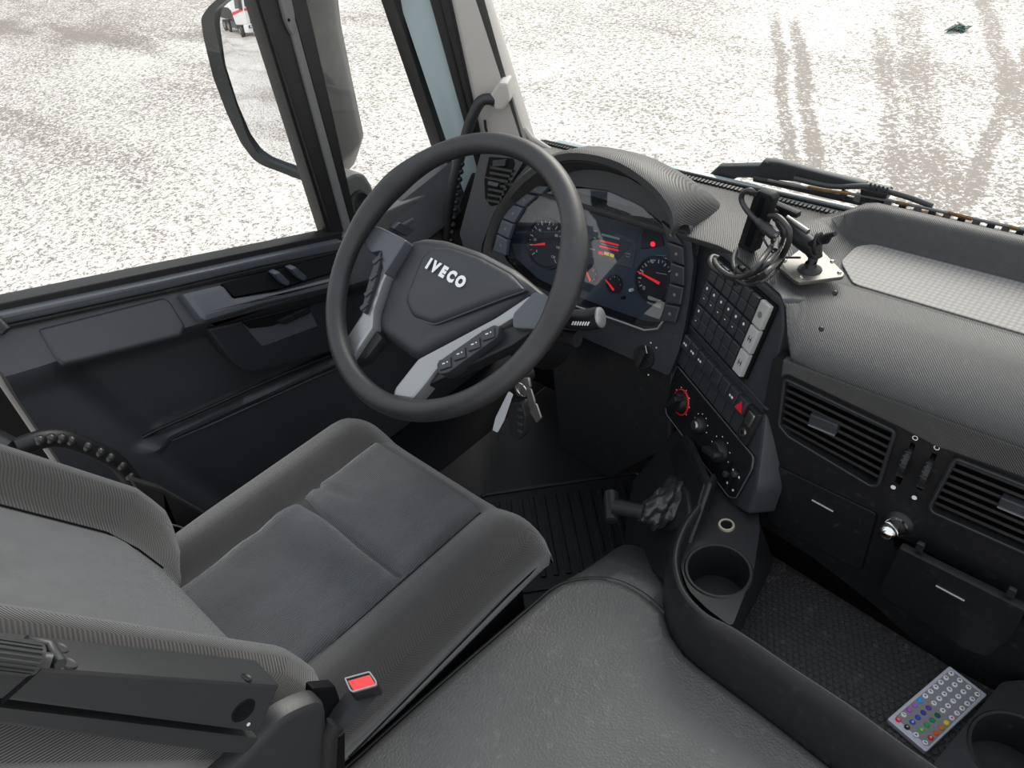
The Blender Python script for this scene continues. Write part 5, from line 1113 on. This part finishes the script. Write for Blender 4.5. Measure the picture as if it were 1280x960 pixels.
# ================================================================== WIPER OUTSIDE
FWO = Fr((0, 0.725, 0.75), (1, 0.02, 0), (0, -0.10, 1))
wp = empty('windscreen_wiper', FWO.P(920, 230), 'black windscreen wiper with rusty blade parked outside the windscreen base', 'wiper')
prism('wiper_arm', FWO, rp_(FWO.pxs([(884, 220), (902, 204), (945, 203), (952, 203), (958, 197), (978, 199), (1032, 213), (1086, 226), (1084, 233), (1032, 226), (978, 222), (940, 219), (925, 219), (914, 225), (905, 230), (890, 227)]), 0.002), 0.0, 0.014, mWiper, wp, 0.004)
a, b = FWO.px(958, 205, .016); lathe('arm_cap', FWO, [(0, 0.017), (0.004, 0.017), (0.005, 0.014)], mWiper, wp, a, b, 20)
tube('wiper_rod', cat([FWO.P(u, v, 0.02) for u, v in ((993, 223), (1040, 233), (1086, 233), (1113, 240), (1140, 248), (1166, 258))], 4), 0.0055, mWiper, wp, 8)
prism('arm_joint', FWO, rp_(FWO.pxs([(1083, 226), (1115, 233), (1117, 237), (1111, 248), (1100, 247), (1082, 241)]), 0.002), 0.0, 0.03, mBlack, wp, 0.005)
for k in range(5): q = FWO.P(1088+k*5.2, 234+k*1.4, 0.031); box('joint_rib', Fr(q, FWO.x, FWO.y), -0.0015, 0.0015, -0.010, 0.010, -0.001, 0.002, mWiper, wp, 0, 0)
bl = cat([FWO.P(u, v, 0.018) for u, v in ((943, 223), (980, 231), (1046, 246), (1165, 272), (1300, 303))], 6)
tube('wiper_blade', bl, 0.007, mRubber, wp, 8)
tube('blade_rail', cat([FWO.P(u, v, 0.028) for u, v in ((960, 225), (1010, 235), (1080, 245), (1165, 262), (1300, 292))], 6), 0.003, mGrey, wp, 6, label='bare metal rail')
for q in (((1010, 234), (1030, 238), (1062, 242)), ((1120, 253), (1135, 256)), ((1185, 266), (1215, 274)), ((1262, 284), (1274, 287))): tube('rust_patch', [FWO.P(u, v, 0.031) for u, v in q], 0.0035, mRust, wp, 6, label='rusty stretch')
for i in range(14):
    t = i/13; u = 1055+240*t; v = 243+51*t; q = FWO.P(u, v, 0.024); box('blade_clip', Fr(q, FWO.x, FWO.y).rot(0, 0, -10), -0.007, 0.005, -0.007, 0.007, -0.004, 0.006, mGrey if i % 2 else mWiper, wp, 0.001, 0.001)
prism('blade_bracket', FWO, rp_(FWO.pxs([(1140, 254), (1168, 257), (1196, 268), (1200, 278), (1180, 276), (1150, 266)]), 0.002), 0.02, 0.040, mRust, wp, 0.003, 'rusty bracket')

# ================================================================== MIRROR ARM
FMa = SX(-0.74)
prism('mirror_arm', FMa, rp_(FMa.pxs([(420, 236), (432, 222), (446, 215), (457, 218), (466, 232), (470, 252), (466, 272), (440, 280), (428, 262)]), 0.01), -0.06, 0.0, mGrey, mir, 0.010)
a, b = FMa.px(449, 254); lathe('arm_cap', FMa, [(0, 0.004), (0.020, 0.005), (0.028, 0.008), (0.032, 0.006), (0.034, 0)], mHouse, mir, a, b, 28)

# ================================================================== PARKED TRUCK seen in the mirror
def mirror_ground(u, v, z=GZ):
    d = ray(u, v); oc = CP-MC; b = oc.dot(d); h = CP+d*(-b-math.sqrt(b*b-oc.dot(oc)+MR*MR)); n = (h-MC).normalized(); r = d-n*2*d.dot(n); t = (z-h.z)/r.z; return h+r*t, r
TP, rr0 = mirror_ground(321, 47)
back = Vector((rr0.x, rr0.y, 0)).normalized()                 # from the mirror to the truck
TY = math.atan2(-back.y, -back.x)-R(32)
ft = Vector((math.cos(TY), math.sin(TY), 0)); lt = Vector((-math.sin(TY), math.cos(TY), 0))   # forward and left of the truck
TO = TP.copy()
trk = empty('parked_truck', TO, 'white and red truck with black grille parked behind, seen in the outside mirror', 'truck')
mTW = mat('truck white', (0.55, 0.56, 0.58), 0.35); mTR = mat('truck red', (0.50, 0.02, 0.04), 0.35); mTB = mat('truck black', (0.02, 0.02, 0.022), 0.5); mTG = mat('truck glass', (0.03, 0.04, 0.05), 0.1); mTY = mat('plate yellow', (0.75, 0.55, 0.03), 0.5)
FT = Fr(TO, lt, (0, 0, 1))                                    # front face of the truck: a = to its left, b = up, c = forward
if FT.z.dot(ft) < 0: FT = Fr(TO, -lt, (0, 0, 1))
FTs = Fr(TO, ft, (0, 0, 1))                                   # side faces: a = forward
def tb(name, a0, a1, b0, b1, c0, c1, m_, r=0.05, bev=0.03, label=None): return prism(name, FT, rect(a0, a1, b0, b1, r), c0, c1, m_, trk, bev, label=label)
tb('truck_cab', -1.22, 1.22, 0.95, 3.55, -2.1, -0.02, mTW, 0.12, 0.10)
tb('roof_spoiler', -1.15, 1.15, 3.5, 3.9, -1.9, -0.3, mTW, 0.15, 0.12)
tb('truck_windscreen', -1.10, 1.10, 2.25, 3.25, -0.04, 0.0, mTG, 0.08, 0.01)
tb('sun_visor', -1.15, 1.15, 3.25, 3.45, -0.02, 0.22, mTR, 0.05, 0.04, 'red sun visor')
tb('front_stripe', -1.20, 1.20, 1.98, 2.16, -0.02, 0.02, mTR, 0.02, 0.01, 'red stripe')
gr_ = tb('grille', -0.85, 0.85, 1.0, 1.92, -0.05, 0.03, mTB, 0.08, 0.02)
for k in range(5): prism('grille_bar', FT, rect(-0.80, 0.80, 1.08+k*0.17, 1.13+k*0.17, 0.01), 0.03, 0.06, mSteel, gr_, 0.005)
bm2 = tb('bumper', -1.24, 1.24, 0.35, 0.98, -0.5, 0.10, mTW, 0.10, 0.06)
tb('bumper_intake', -0.6, 0.6, 0.42, 0.62, 0.06, 0.115, mTB, 0.04, 0.005)
for s in (-1, 1):
    l = tb('headlight', *sorted((s*0.72, s*1.14)), 0.68, 0.90, 0.08, 0.13, mTG, 0.04, 0.01); prism('lamp', FT, circ(s*0.95, 0.79, 0.075, 16), 0.13, 0.145, mChrome, l)
    tb('truck_mirror', *sorted((s*1.28, s*1.50)), 2.1, 3.0, -0.25, -0.10, mTB, 0.05, 0.03)
    for c in (-1.45, -4.9, -6.2):
        w = lathe('wheel', FTs, [(0, s*1.10), (0.26, s*1.12), (0.30, s*1.22), (0.46, s*1.24), (0.51, s*1.18), (0.51, s*0.92)], mTB, trk, c, 0.51, 28)
        if s*FTs.z.dot(lt) > 0 or True: lathe('rim', FTs, [(0, s*1.20), (0.12, s*1.21), (0.26, s*1.14), (0.29, s*1.23)], mSteel, w, c, 0.51, 20)
    prism('side_window', FTs, rp_([(-1.35, 2.2), (-0.35, 2.2), (-0.42, 3.1), (-1.35, 3.1)], 0.06), s*1.20, s*1.235, mTG, trk)
    prism('side_stripe', FTs, rp_([(-2.05, 1.7), (-0.15, 2.0), (-0.15, 2.18), (-2.05, 1.95)], 0.01), s*1.20, s*1.232, mTR, trk, label='red stripe')
    prism('fuel_tank', FTs, rect(-4.0, -2.4, 0.45, 1.05, 0.12), s*0.75, s*1.18, mTG, trk, 0.03)
tb('number_plate', -0.26, 0.26, 0.66, 0.78, 0.10, 0.115, mTY, 0.01, 0.003, 'yellow number plate')
tb('chassis', -0.45, 0.45, 0.65, 1.0, -7.2, -2.0, mTB, 0.03, 0.02)
tb('cargo_body', -1.24, 1.24, 1.15, 2.1, -7.4, -2.5, mTB, 0.05, 0.03)

# ================================================================== DEBRIS ON THE GROUND
db = empty('ground_litter', (-1.78, 8.95, GZ), 'small dark green crumpled scrap lying on the pale yard', 'litter')
g = G(); rnd = random.Random(3)
for i in range(16):
    a = rnd.uniform(0, 6.28); r_ = rnd.uniform(0, 0.09); c = Vector((-1.78+r_*math.cos(a), 8.95+r_*math.sin(a), GZ+0.01+rnd.uniform(0, 0.03))); F2 = Fr(c, (math.cos(a*3), math.sin(a*3), rnd.uniform(-.5, .5)), (-math.sin(a*3), math.cos(a*3), rnd.uniform(-.5, .5)))
    prism_g(F2, [(-0.06, 0), (-0.02, 0.025), (0.05, 0.02), (0.08, 0), (0.03, -0.022), (-0.03, -0.02)], 0, 0.006, 0.0, g)
g.mk('scrap', mat('litter green', (0.05, 0.11, 0.09), 0.6, var=.4, vscale=15), db, 30)
